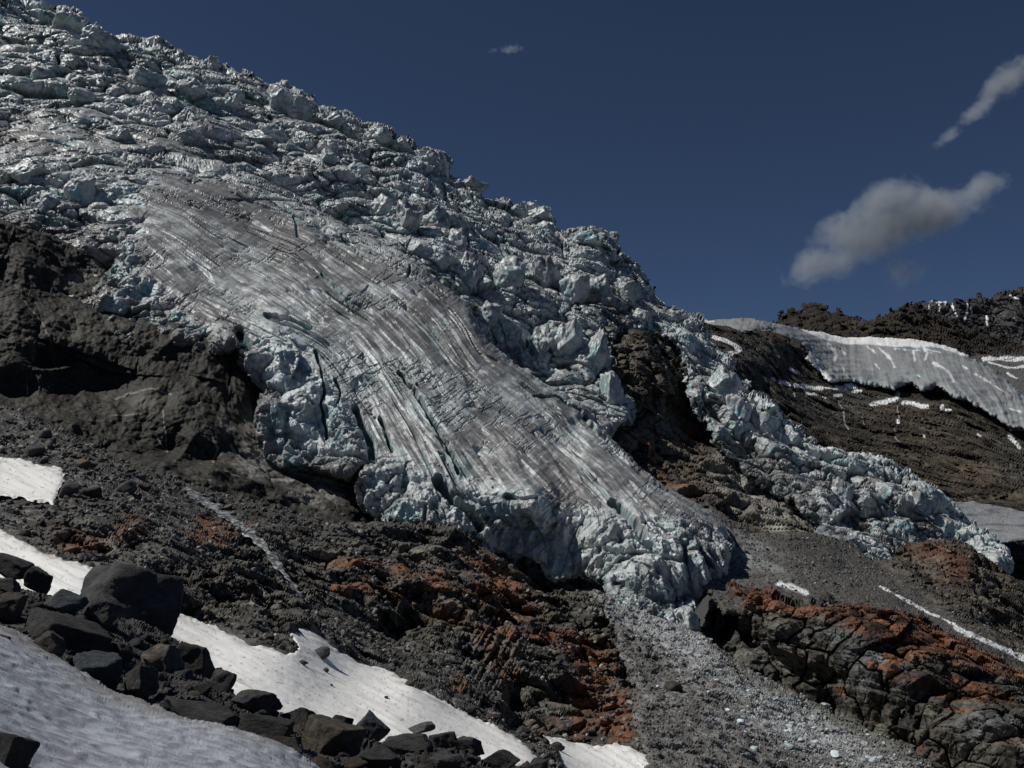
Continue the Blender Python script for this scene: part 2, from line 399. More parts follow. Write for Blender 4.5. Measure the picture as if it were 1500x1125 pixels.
layer('brown_ridge', [(1090, 480), (1130, 471), (1142, 466), (1143, 459), (1146, 465), (1154, 463), (1156, 456), (1160, 456), (1165, 459), (1178, 456), (1180, 449), (1186, 446), (1200, 445), (1211, 449),
    (1214, 457), (1222, 457), (1226, 452), (1231, 453), (1238, 462), (1252, 466), (1262, 469), (1275, 470), (1290, 464), (1301, 461), (1302, 451), (1306, 451), (1307, 457), (1322, 449), (1336, 443), (1350, 445),
    (1358, 454), (1372, 459), (1392, 466), (1410, 473), (1430, 481), (1450, 492), (1475, 499), (1500, 506), (1600, 520), (1600, 700), (1400, 660), (1200, 560), (1090, 520)],
    [(1130, 470, 1750), (1300, 445, 1750), (1500, 505, 1700), (1130, 520, 1500), (1300, 520, 1450), (1500, 560, 1350), (1600, 650, 1150), (1300, 600, 1200)],
    M_far, dis_ridge, col_ridge, step=1.25, roll=(5, 40), jag=jagger((2.0, 10), (2.2, 4), seed=8, block=[(4.5, 5)]), kind='structure')

# ---- brown mountainside behind the icefall
def col_slope(V, N, x, y, E):
    c = np.tile(C(.047, .040, .031), (len(x), 1)); n = fbm(V, 45, 5, 23)
    c = cmix(c, C(.085, .074, .056), sstep(-.05, .4, n)); c = cmix(c, C(.016, .014, .012), sstep(.0, .4, fbm(V * C(1, 1, 2.2), 26, 4, 28)) * .85)
    c = cmix(c, C(.10, .062, .036), sstep(.2, .5, fbm(V, 90, 3, 33)) * .5)
    c = cmix(c, C(.10, .10, .095), blobs(x, y, [(1080, 520, 50, 30), (1480, 700, 60, 30), (1250, 590, 80, 12)]) * .35)
    c = cmix(c, C(.11, .08, .048), blobs(x, y, [(1420, 690, 70, 25, 30), (1380, 730, 60, 20, 20)]) * .5)
    c = rock_tone(c, E, .9, V, 3.0)
    wob = 2 * fbm2(x, y, 8, 2, 4)
    for p, w in [([(1045, 495), (1062, 500), (1075, 507), (1083, 512)], 3.2), ([(1083, 512), (1075, 519), (1066, 520)], 2.4), ([(1158, 541), (1166, 546)], 2.2),
                 ([(1131, 555), (1134, 557)], 2.4), ([(1141, 560), (1152, 563), (1156, 564)], 2.2), ([(1164, 566), (1185, 568), (1204, 569)], 2.6), ([(1162, 577), (1163, 580)], 1.5),
                 ([(1178, 577), (1195, 579)], 1.6), ([(1205, 583), (1211, 584)], 1.2), ([(1226, 568), (1240, 566), (1252, 567)], 2.8), ([(1245, 558), (1255, 561), (1268, 565)], 3.4),
                 ([(1222, 580), (1232, 579)], 1.5), ([(1276, 592), (1300, 588), (1312, 586), (1315, 577)], 3.0), ([(1322, 590), (1335, 591), (1350, 596), (1358, 597)], 2.4),
                 ([(1350, 573), (1362, 573)], 1.5), ([(1380, 596), (1379, 599)], 2.2), ([(1315, 617), (1315, 619)], 2.2), ([(1248, 572), (1262, 572)], 1.4), ([(1352, 639), (1354, 640)], 1.3),
                 ([(1432, 637), (1436, 640)], 1.5), ([(1478, 640), (1487, 648), (1493, 655)], 2.6), ([(1385, 601), (1392, 602)], 1.6), ([(1208, 569), (1222, 570)], 1.3)]:
        w = w * 1.45; c = cmix(c, WHITE * .92, 1 - sstep(w * .5, w * .95, polydist(x + wob, y + wob, p, False) + 1.0 * fbm2(x, y, 4, 2, 9)))
    for p, w in [([(1230, 590), (1236, 605), (1238, 620), (1242, 630)], 1.0), ([(1310, 630), (1313, 645), (1317, 650)], 1.0), ([(1315, 595), (1316, 615)], .8), ([(1262, 612), (1267, 622)], .7)]:
        c = cmix(c, C(.35, .37, .38), (1 - sstep(w * .5, w * 1.3, polydist(x + wob, y, p, False))) * .8)
    return c
def dis_slope(P, N, x, y, E):
    h, cc, ee = rock_relief(P, 2.4, 16, fine=.2); keep_rock(E, cc, ee); return h * 1.0 + 7 * fbm(P, 70, 3, 77, ridged=True)
layer('mountainside', [(1020, 474), (1060, 478), (1100, 488), (1150, 500), (1200, 530), (1300, 550), (1420, 575), (1520, 630), (1600, 650), (1600, 1010), (1250, 840), (1140, 680), (1050, 560)],
    [(1040, 480, 720), (1130, 490, 850), (1200, 535, 930), (1300, 565, 960), (1420, 590, 930), (1500, 635, 880), (1560, 660, 860), (1060, 560, 520), (1130, 560, 680), (1200, 660, 560), (1350, 680, 600),
     (1500, 720, 570), (1500, 820, 430), (1400, 760, 490), (1300, 780, 420), (1550, 950, 330)],
    M_far, dis_slope, col_slope, step=1.35, roll=None, face=.9, jag=jagger((4, 20), seed=4), kind='structure')

# ---- far hanging glacier
def ext_far(X, Y, gx, gy):
    psi = rbf_grid([(1110, 470, 0), (1100, 486, 0), (1180, 482, 1), (1195, 530, 1), (1260, 495, 2.2), (1255, 560, 2), (1330, 497, 3.4), (1330, 565, 3), (1400, 512, 5), (1390, 575, 4), (1440, 535, 6), (1450, 600, 5), (1500, 580, 7.2), (1490, 625, 6.2)], gx, gy)
    return dict(psi=psi)
FG_TOP = [(1180, 481), (1200, 488), (1240, 496), (1290, 500), (1340, 502), (1380, 508), (1412, 520)]
def col_fg(V, N, x, y, E):
    ps = E['psi']
    st = fbm(np.stack([ps * 9, y * .03 + x * .02, 0 * x], -1), 1.0, 4, 3); n = fbm(V, 40, 4, 55)
    c = np.tile(C(.27, .273, .275), (len(x), 1))
    c = cmix(c, C(.16, .155, .155), sstep(.0, .45, st) * .7); c = cmix(c, C(.30, .34, .345), sstep(.05, .5, n) * .7)
    low = sstep(40, 4, E['sd']) * sstep(500, 560, y); c = cmix(c, C(.28, .35, .36), low * .5 * sstep(-.3, .3, n))
    wob = 2.5 * fbm2(x, y, 12, 3, 14)
    d = polydist(x, y, FG_TOP, False) + wob; w = 3 + 7 * blobs(x, y, [(1240, 495, 60, 30), (1320, 500, 40, 30, 0, .6)])
    c = cmix(c, WHITE, 1 - sstep(w * .7, w, d))
    for p, w in [([(1213, 505), (1221, 513), (1226, 520), (1222, 528)], 4), ([(1232, 512), (1238, 518)], 2.5), ([(1182, 527), (1190, 535), (1202, 541), (1208, 550), (1216, 558)], 7), ([(1195, 525), (1205, 537)], 3),
                 ([(1216, 558), (1232, 556)], 3.5), ([(1270, 508), (1282, 516)], 2.6), ([(1285, 508), (1295, 516), (1306, 528), (1311, 540)], 3.2), ([(1338, 514), (1340, 528)], 2.4),
                 ([(1353, 511), (1359, 517), (1354, 528)], 2.6), ([(1368, 531), (1384, 541), (1392, 550), (1397, 558)], 3.4), ([(1345, 549), (1352, 556)], 2.0), ([(1282, 534), (1288, 542)], 1.8),
                 ([(1232, 534), (1236, 545)], 1.6), ([(1300, 506), (1345, 509), (1380, 518)], 2.0), ([(1310, 512), (1350, 514), (1370, 520)], 1.3), ([(1420, 545), (1450, 560), (1475, 578)], 1.8),
                 ([(1400, 530), (1430, 548)], 1.6), ([(1480, 598), (1495, 604)], 2.2), ([(1255, 500), (1300, 503), (1330, 507)], 2.5), ([(1027, 469), (1036, 471), (1046, 472)], 2.5), ([(1358, 540), (1363, 553)], 1.2)]:
        c = cmix(c, WHITE, (1 - sstep(w * .3, w * 1.0, polydist(x, y, p, False) + .9 * wob + .5 + 1.6 * fbm2(x, y, 5, 2, 24))) * .92)
    return c
def dis_fg(P, N, x, y, E):
    ps = E['psi']; g = fbm(np.stack([ps * 3.5, y * .012, 0 * x], -1), 1.0, 4, 3)
    cre = fbm(np.stack([ps * .7, y * .13, 0 * x], -1), 1.0, 3, 31)
    return 3.2 * g + 4.0 * cre + 3.0 * fbm(P, 14, 3, 6) + 5 * blocks(P / 18, 3)[0] * sstep(60, 5, E['sd'])
layer('hanging_glacier', [(1012, 468), (1025, 467), (1040, 470), (1060, 468), (1090, 467), (1118, 470), (1132, 475), (1150, 477), (1200, 487), (1240, 494), (1290, 496), (1340, 497), (1370, 502), (1400, 513), (1430, 527), (1460, 545), (1480, 562),
    (1500, 580), (1560, 620), (1560, 660), (1500, 630), (1485, 631), (1462, 615), (1440, 601), (1420, 590), (1390, 578), (1372, 566), (1352, 574), (1335, 562), (1310, 570), (1290, 566), (1270, 563), (1240, 558), (1214, 560), (1195, 540), (1178, 526),
    (1186, 516), (1172, 504), (1150, 493), (1132, 485), (1110, 483), (1085, 486), (1065, 489), (1050, 494), (1030, 492), (1015, 485)],
    [(1030, 468, 900), (1100, 468, 960), (1200, 487, 1130), (1300, 496, 1180), (1400, 513, 1120), (1500, 580, 930), (1100, 486, 740), (1200, 550, 830), (1300, 568, 880), (1400, 582, 860), (1480, 628, 800), (1560, 650, 760)],
    M_farice, dis_fg, col_fg, step=1.15, roll=(15, 26), jag=jagger((3, 16), (2, 6), seed=12), extra=ext_far, kind='structure')

# ---- low ice behind the right limb of the icefall
def col_low(V, N, x, y, E):
    c = np.tile(C(.26, .27, .275), (len(x), 1)); c = cmix(c, C(.12, .115, .11), sstep(0, .4, fbm(np.stack([x * .02, y * .16, 0 * x], -1), 1, 4, 7)))
    return cmix(c, WHITE * .8, sstep(.15, .4, fbm(V, 16, 3, 4)) * .6)
layer('lower_ice', [(1385, 732), (1400, 734), (1430, 736), (1470, 743), (1500, 750), (1580, 765), (1580, 800), (1500, 793), (1450, 800), (1400, 800)],
    [(1390, 735, 440), (1500, 750, 440), (1580, 770, 430), (1400, 800, 375), (1560, 795, 380)], M_ice, lambda P, N, x, y, E: ice_relief(P, .55, 61)[0] * .35, col_low, step=1.4, face=.9, roll=(8, 8), jag=jagger((3, 14), seed=2), kind='structure')

# ---- bedrock showing through the icefall
def dis_win(P, N, x, y, E):
    h, cc, ee = rock_relief(P, 1.0, 31, fine=.3); keep_rock(E, cc, ee); return h * 1.1
def col_win(V, N, x, y, E):
    c = np.tile(C(.065, .056, .042), (len(x), 1)); n = fbm(V, 18, 5, 71)
    c = cmix(c, C(.12, .105, .08), sstep(.05, .5, n)); c = cmix(c, C(.015, .013, .011), sstep(.0, .4, fbm(V, 12, 4, 78)) * .8)
    o = blobs(x, y, [(975, 690, 50, 18, 40), (940, 650, 25, 12), (1010, 640, 20, 30), (1020, 730, 30, 15, 30)]) * sstep(-.1, .3, fbm(V, 7, 3, 12))
    c = cmix(c, C(.14, .06, .028), o * .8)
    c = rock_tone(c, E, 1, V, 1.2) * 1.25
    di = sstep(.25, .7, blobs(x, y, [(1120, 700, 70, 50, 35), (1200, 760, 70, 36, 40), (1150, 770, 50, 20, 30)]) + .3 * n); c = cmix(c, cmix(np.tile(C(.15, .14, .115), (len(x), 1)), C(.34, .33, .30), sstep(-.1, .4, fbm(V, 5, 4, 19))), di * .9)
    return cmix(c, C(.2, .2, .19), blobs(x, y, [(985, 610, 30, 25, 40), (1120, 700, 60, 50, 40), (1000, 500, 30, 12)]) * sstep(-.2, .3, fbm(V, 10, 4, 15)) * .7)
layer('bedrock_window', [(860, 484), (920, 478), (960, 484), (1000, 496), (1030, 514), (1060, 560), (1120, 610), (1230, 690), (1340, 830), (1250, 870), (1080, 810), (960, 740), (860, 640)],
    [(890, 480, 358), (1030, 480, 382), (960, 520, 350), (920, 560, 330), (980, 560, 343), (1010, 492, 396), (1026, 530, 392), (1040, 570, 392), (900, 620, 314), (1060, 560, 385), (1050, 620, 362), (1100, 610, 375), (960, 700, 292), (1060, 740, 275), (1120, 680, 335), (1200, 660, 370), (1200, 750, 308), (1250, 800, 282), (1100, 800, 250), (1330, 840, 275)],
    M_rock, dis_win, col_win, step=1.5, roll=None, kind='structure')

# ---- the icefall itself
A_POLY = [(-110, -90), (-60, -60), (0, -8), (30, -2), (68, 4), (80, 10), (105, 12), (118, 18), (128, 28), (150, 42), (168, 46), (186, 52), (198, 60), (230, 64), (262, 74), (300, 84), (316, 80), (320, 88), (345, 98), (370, 108),
    (384, 122), (396, 124), (408, 114), (422, 118), (436, 124), (444, 136), (462, 146), (464, 156), (490, 160), (520, 168), (560, 180), (578, 188), (580, 200), (604, 208), (618, 218), (634, 221), (648, 228), (656, 240), (655, 254),
    (668, 262), (690, 264), (704, 276), (708, 288), (730, 294), (752, 300), (765, 304), (782, 299), (800, 303), (812, 314), (826, 334), (848, 334), (878, 338), (888, 345), (894, 352), (896, 343), (905, 342), (903, 362), (912, 376), (925, 384),
    (948, 402), (955, 415), (962, 432), (980, 446), (1004, 456), (1024, 466), (1034, 482), (1048, 503), (1066, 518), (1080, 524), (1083, 545), (1102, 556), (1102, 576), (1118, 584), (1136, 598), (1152, 611), (1173, 620),
    (1178, 632), (1192, 640), (1202, 660), (1242, 664), (1290, 673), (1312, 682), (1328, 696), (1362, 710), (1382, 722), (1398, 740), (1406, 752), (1438, 772), (1462, 795), (1476, 812), (1481, 832), (1478, 850),
    (1464, 840), (1440, 822), (1424, 812), (1404, 800), (1384, 796), (1350, 800), (1322, 806), (1308, 822), (1322, 850), (1334, 878), (1328, 898), (1304, 872), (1284, 850), (1252, 836), (1228, 806), (1196, 790), (1186, 768), (1160, 742),
    (1128, 722), (1092, 700), (1066, 676), (1046, 652), (1040, 628), (1022, 606), (1006, 566), (998, 528), (984, 500), (955, 488), (920, 484), (906, 490), (903, 510), (908, 545), (920, 570), (934, 600), (930, 620), (906, 630), (870, 690),
    (700, 640), (560, 520), (380, 440), (210, 440), (140, 470), (60, 440), (-110, 420)]
A_CTRL = [(-100, -80, 430), (0, 0, 430), (0, 200, 325), (0, 330, 262), (0, 440, 238), (200, 60, 432), (200, 230, 322), (400, 130, 430), (430, 290, 342), (580, 190, 430), (600, 380, 325), (660, 240, 430), (700, 450, 318), (820, 330, 430),
          (780, 520, 318), (860, 600, 300), (905, 345, 430), (850, 470, 345), (890, 480, 350), (900, 560, 320), (960, 440, 415), (1030, 470, 412), (1000, 490, 378), (1050, 560, 352), (1050, 620, 325), (1100, 600, 345), (1090, 640, 328), (1200, 660, 345), (1180, 700, 318),
          (1250, 790, 285), (1320, 870, 258), (1400, 745, 345), (1320, 690, 350), (1350, 790, 300), (1480, 840, 300), (-80, 300, 280), (200, 430, 250), (400, 430, 275), (600, 520, 290)]
A_SMOOTH = [(60, 200, 190, 40, 8), (300, 215, 120, 26, 10), (750, 330, 60, 14, 28, .6), (230, 120, 60, 20, 10, .3), (560, 260, 50, 16, 35, .4)]
def dis_A(P, N, x, y, E):
    sm = blobs(x, y, A_SMOOTH)
    rub = blobs(x, y, [(640, 290, 110, 60, 30), (880, 410, 90, 60), (520, 215, 60, 24, 25), (800, 380, 80, 60), (60, 300, 60, 60), (1250, 760, 90, 40, 40)])
    h, cc, ee = ice_relief(P, 1.0, 1, 1.0, rub)
    h = h * (1.0 - .55 * sm) * (.75 + .5 * sstep(-.3, .3, fbm(P, 50, 2, 90)))
    rt = sstep(880, 1000, x) * sstep(420, 520, y)                       # right limb: tall fluted walls
    fl = fbm(P * C(1, 1, .22), 7, 3, 81); h = h + rt * 2.4 * fl
    # vertical flutes on the blue wall
    wall = blobs(x, y, [(820, 510, 60, 55), (720, 420, 30, 30), (880, 560, 40, 50)])
    h = h + wall * 3.0 * fbm(P * C(1, 1, .2), 8, 3, 84)
    E['c1'] = cc[0]; E['c2'] = cc[1]; E['c3'] = cc[2]; E['e3'] = ee[2]; E['e1'] = ee[0]; E['e2'] = ee[1]; E['sm'] = sm; E['h'] = h
    up = C(0, 0, 1)
    return N * (h * .95)[:, None] + up * (h * .12)[:, None]
def ice_color(V, N, E, dirtmask, seed=0, teal=1.0):
    n1 = fbm(V, 30, 4, seed + 5); n2 = fbm(V, 5, 4, seed + 15); n3 = fbm(V, 1.3, 3, seed + 25)
    up = sstep(.35, .8, N[:, 2])
    d = np.clip(.30 + .55 * n1 + .75 * n2 + .45 * n3 + .30 * up + dirtmask + .35 * (E['c2'] - .5) if 'c2' in E else .40 + .55 * n1 + .75 * n2 + .45 * n3 + .30 * up + dirtmask, 0, 1)
    c = cmix(np.tile(ICE, (len(V), 1)), DIRTY, sstep(.25, .95, d))
    tl = np.clip((1 - up) * sstep(-.1, .35, fbm(V, 9, 3, seed + 35)) * (1 - sstep(.4, .9, d)), 0, 1) * teal
    tl = np.maximum(tl, sstep(.1, .4, fbm(V, 16, 3, seed + 39)) * .55 * (1 - up) * teal)
    if 'e1' in E: tl = np.maximum(tl, (1 - sstep(.02, .12, E['e1'])) * .6 * teal * (1 - up))
    c = cmix(c, TEAL, np.clip(tl * .9, 0, .85))
    c = cmix(c, FILTH, sstep(.8, 1.5, dirtmask + .6 * n2 + .3 * n1))
    wv = V + 3.0 * np.stack([n1, n2, n1], -1)
    bd = perlin(np.stack([(wv[:, 0] * .25 + wv[:, 1] * .35 - wv[:, 2] * .9) / 1.5, wv[:, 0] / 14, wv[:, 1] / 14], -1), seed + 44) + .5 * perlin(np.stack([(wv[:, 0] * .25 + wv[:, 1] * .35 - wv[:, 2] * .9) / .6, wv[:, 0] / 7, wv[:, 1] / 7], -1), seed + 46)
    c = cmix(c, DIRTY * .8, sstep(.12, .45, bd) * .55 * sstep(-.3, .2, n1 + n2) * (E['rough'] if 'rough' in E else 1))
    if 'e2' in E:
        lines = np.maximum((1 - sstep(.03, .10, E['e1'])) * .8, np.maximum((1 - sstep(.03, .11, E['e2'])) * .7, (1 - sstep(.03, .12, E['e3'])) * .45))
        c = cmix(c, C(.06, .056, .05), lines * sstep(-.35, .25, n1 + .6 * n2) * .7)
    if 'c3' in E: c = c * np.clip(1 + .35 * (E['c3'] - .5) + .3 * (E['c2'] - .5) + .25 * (facet(V / 1.3, seed + 6)[2] - .5) + .35 * n3, .4, 1.6)[:, None]
    spk = sstep(.32, .5, perlin(V / 1.1, seed + 3)) * sstep(.3, .0, dirtmask); c = cmix(c, WHITE, spk * .55)
    return c
def col_A(V, N, x, y, E):
    dm = -.05 + 1.5 * blobs(x, y, [(15, 370, 80, 60), (70, 300, 30, 10, 20, .5), (20, 200, 40, 9, 15, .8), (100, 400, 70, 60), (60, 330, 40, 20, 0, .6), (905, 470, 20, 20), (1130, 690, 50, 20, 30, .7), (1230, 730, 50, 14, 40, .5),
                                (1290, 790, 30, 14, 0, .6), (1350, 770, 30, 20, 0, .7), (1110, 690, 60, 22, 40, .55), (1170, 745, 60, 20, 42, .6), (1225, 795, 50, 14, 45, .4), (1290, 745, 40, 30, 20, .25), (350, 275, 60, 8, 12, .2)])
    rt = sstep(1000, 1060, x) * sstep(480, 560, y)
    c = ice_color(V, N, E, dm + .22 * E['sm'] - .1 * rt, 0, 1.0)
    sn = sstep(.25, .5, fbm(V, 11, 4, 66)) * blobs(x, y, [(1250, 667, 50, 5, 5), (1300, 840, 30, 25, 50), (1260, 790, 30, 20, 40), (900, 400, 60, 40), (640, 280, 60, 40)])
    c = cmix(c, WHITE, np.clip(sn * 1.2, 0, .8))
    return cmix(c, WHITE, blobs(x, y, [(1250, 664, 45, 4, 6), (1205, 660, 12, 3)]) * .8)
icefall = layer('icefall', A_POLY, A_CTRL, M_ice, dis_A, col_A, step=1.25, roll=(16, 14), jag=jagger((3, 22), (2.5, 8), seed=5, block=[(5, 13)]), kind='structure')

# ---- dark wall of basal ice and rock on the left
def dis_D(P, N, x, y, E):
    h, cc, ee = rock_relief(P, 1.0, 41, np.array([[1.1, .2, .1], [0, 1, 0], [.2, .1, .6]], f4), fine=.15, bedamp=.6, crk=.15); keep_rock(E, cc, ee)
    hol = blobs(x, y, [(100, 560, 60, 24), (245, 650, 26, 18), (20, 560, 60, 20), (290, 665, 24, 16), (70, 520, 30, 14)])
    return h * .55 - 7 * hol + 2.6 * fbm(P * C(1, 1, .22), 7, 4, 44) + .5 * fbm(P * C(1, 1, .15), 1.4, 2, 45)
def col_D(V, N, x, y, E):
    n = fbm(V, 16, 5, 51); n2 = fbm(V * C(1, 1, .3), 4, 4, 52)
    c = np.tile(C(.018, .017, .013), (len(x), 1)); c = cmix(c, C(.045, .041, .031), sstep(0, .4, n)); c = cmix(c, C(.012, .011, .009), sstep(.05, .4, n2) * .8)
    gr = blobs(x, y, [(400, 640, 40, 50, 0), (440, 670, 30, 30), (370, 690, 40, 14, 30, .7), (300, 560, 30, 20, 0, .35), (460, 720, 60, 30, 0, .6), (230, 590, 60, 20, 0, .35), (330, 620, 18, 30, 0, .5), (120, 400, 40, 12, -35, .5), (50, 420, 14, 50, 0, .3)])
    c = cmix(c, C(.27, .26, .24), sstep(.25, .8, gr + .35 * n + .3 * n2) * .85)
    c = rock_tone(c, E, .45, V, 1.0); c = cmix(c, C(.085, .077, .06), sstep(.1, .5, fbm(V * C(1, 1, .18), 3.0, 4, 58)) * .5)
    for p, w in [([(170, 578), (195, 572), (230, 570), (250, 576)], 2), ([(340, 650), (360, 675), (400, 700), (430, 705)], 2.4), ([(310, 640), (322, 655), (312, 678)], 1.8), ([(228, 635), (242, 650), (238, 600)], 1.3),
                 ([(325, 693), (350, 700)], 1.6), ([(165, 607), (215, 608)], 1.0), ([(40, 530), (41, 568)], .9), ([(35, 440), (60, 470), (75, 500)], 1.0), ([(10, 400), (30, 425)], .8)]:
        c = cmix(c, C(.36, .36, .34), (1 - sstep(w * .3, w * 1.3, polydist(x + 3 * fbm2(x, y, 16, 3, 4), y + 3 * fbm2(x, y, 12, 3, 6), p, False) + 2.2 * np.abs(n2) + 1.2 * n)) * .6)
    sp = sstep(.42, .55, perlin(V / 1.0, 7)) * sstep(-.1, .3, n); c = cmix(c, C(.3, .29, .27), sp * .4)
    return c
layer('basal_wall', [(-110, 290), (0, 320), (30, 330), (90, 345), (140, 370), (190, 420), (270, 470), (420, 480), (540, 520), (620, 660), (640, 800), (560, 800), (360, 760), (180, 690), (-110, 620)],
    [(-100, 300, 255), (0, 330, 247), (0, 450, 226), (0, 590, 200), (140, 370, 259), (150, 500, 228), (260, 500, 230), (300, 545, 224), (350, 510, 232), (365, 570, 226), (360, 640, 215), (200, 640, 205), (420, 600, 236), (500, 530, 246), (600, 780, 200), (450, 700, 211), (400, 740, 193), (600, 650, 226), (250, 680, 192), (-100, 600, 203)],
    M_rock, dis_D, col_D, step=1.35, roll=(10, 8), jag=jagger((6, 22), (3, 7), seed=15), kind='structure')

# ---- smooth striated ice tongue and its broken snout
STREAM = [[(230, 228), (330, 246), (430, 296), (520, 346), (600, 385), (680, 450), (720, 510), (800, 570), (880, 640), (960, 705), (1040, 752), (1068, 800), (1075, 870)],
          [(200, 262), (300, 300), (450, 360), (560, 440), (650, 525), (740, 605), (820, 680), (880, 740), (905, 800), (920, 880)],
          [(180, 285), (270, 325), (380, 390), (480, 460), (560, 530), (620, 610), (680, 690), (720, 760), (735, 820)],
          [(165, 310), (230, 360), (310, 420), (400, 470), (470, 510), (530, 590), (560, 650), (590, 710), (600, 760)],
          [(150, 350), (190, 420), (260, 470), (350, 520), (420, 580), (450, 660)]]
def ext_B(X, Y, gx, gy):
    ct = []
    for k, s in enumerate(STREAM): ct += [(x, y, float(k)) for x, y in s]
    psi = rbf_grid(ct, gx, gy, lam=1e-4)
    return dict(psi=psi, phi=(X * .72 + Y * .7) / 100.0)
B_POLY = [(190, 232), (230, 224), (330, 240), (400, 268), (440, 288), (520, 336), (570, 362), (606, 378), (640, 410), (690, 452), (716, 500), (760, 536), (810, 568), (850, 590), (880, 622), (905, 650), (940, 686), (1000, 728), (1040, 748),
    (1062, 770), (1072, 800), (1066, 830), (1070, 850), (1052, 866), (1032, 872), (1020, 900), (1024, 925), (1012, 940), (990, 934), (960, 920), (930, 915), (900, 890), (880, 862), (850, 846), (812, 858), (800, 846), (790, 832), (760, 822), (735, 818), (715, 812), (700, 798),
    (672, 788), (640, 776), (600, 772), (560, 766), (536, 752), (520, 720), (528, 690), (512, 705), (490, 700), (470, 694), (440, 690), (410, 690), (386, 680), (374, 640), (372, 600), (392, 576), (360, 540), (352, 510), (330, 520), (296, 526), (262, 516), (240, 508), (180, 512), (165, 500),
    (140, 492), (110, 470), (140, 440), (150, 420), (185, 370), (160, 350), (120, 310), (150, 260)]
B_CTRL = [(150, 240, 314), (230, 226, 322), (330, 243, 326), (430, 290, 322), (520, 340, 310), (600, 380, 298), (700, 470, 278), (800, 565, 262), (900, 650, 245), (1000, 725, 230), (1062, 790, 216), (150, 330, 268), (150, 480, 232), (250, 400, 252), (300, 330, 282),
          (400, 400, 268), (500, 480, 247), (450, 340, 294), (600, 560, 232), (700, 640, 220), (800, 700, 210), (900, 760, 201), (250, 500, 230), (400, 470, 238), (420, 560, 222), (400, 670, 210), (500, 600, 222), (500, 690, 206), (560, 680, 208), (640, 690, 204), (700, 720, 201), (700, 800, 196),
          (550, 760, 196), (640, 775, 193), (780, 735, 196), (790, 790, 201), (790, 838, 198), (850, 790, 200), (740, 790, 200), (900, 810, 192), (900, 880, 186), (1000, 800, 197), (1010, 930, 182), (1050, 860, 200)]
def crev(ps, ph, a, b, seed, w, th):
    """long narrow crevasses along the flow"""
    q = fbm(np.stack([ps * a, ph * b, 0 * ps], -1), 1, 2, seed); g = sstep(th, th + .15, perlin(np.stack([ps * a * .3, ph * b * 2.2, 0 * ps + 5], -1), seed + 7))
    return (1 - sstep(0, w * 1.6, np.abs(q))) * g
BIG = [([(585, 545), (610, 575), (632, 618), (655, 650), (672, 690)], 3.4, 5), ([(520, 596), (529, 620), (540, 640), (545, 668)], 7, 6), ([(556, 612), (568, 640), (574, 662)], 3.4, 4), ([(610, 560), (640, 600)], 2.2, 2.5), ([(783, 578), (815, 580), (850, 600), (900, 655)], 2.6, 3.5),
       ([(640, 640), (655, 660), (670, 680)], 3, 4), ([(640, 700), (665, 730), (690, 745), (705, 770)], 9, 7), ([(740, 725), (785, 730)], 3, 3), ([(896, 735), (920, 755), (940, 780)], 8, 6), ([(462, 512), (470, 540), (474, 575), (470, 600), (480, 640)], 2.6, 3.5), ([(490, 556), (499, 575), (492, 604)], 2.6, 3),
       ([(430, 315), (436, 345)], 2.5, 2.5), ([(160, 256), (190, 244), (224, 229)], 5, 4),
       ([(150, 490), (168, 478), (188, 455)], 5, 5), ([(195, 458), (218, 450)], 4, 4), ([(350, 485), (362, 510)], 9, 5), ([(390, 460), (425, 468), (455, 482)], 4, 3), ([(470, 400), (500, 430), (520, 460)], 2, 1.6), ([(395, 295), (440, 320)], 1.6, 1.5), ([(500, 345), (530, 375)], 2, 2), ([(600, 390), (596, 405)], 3, 2.5)]
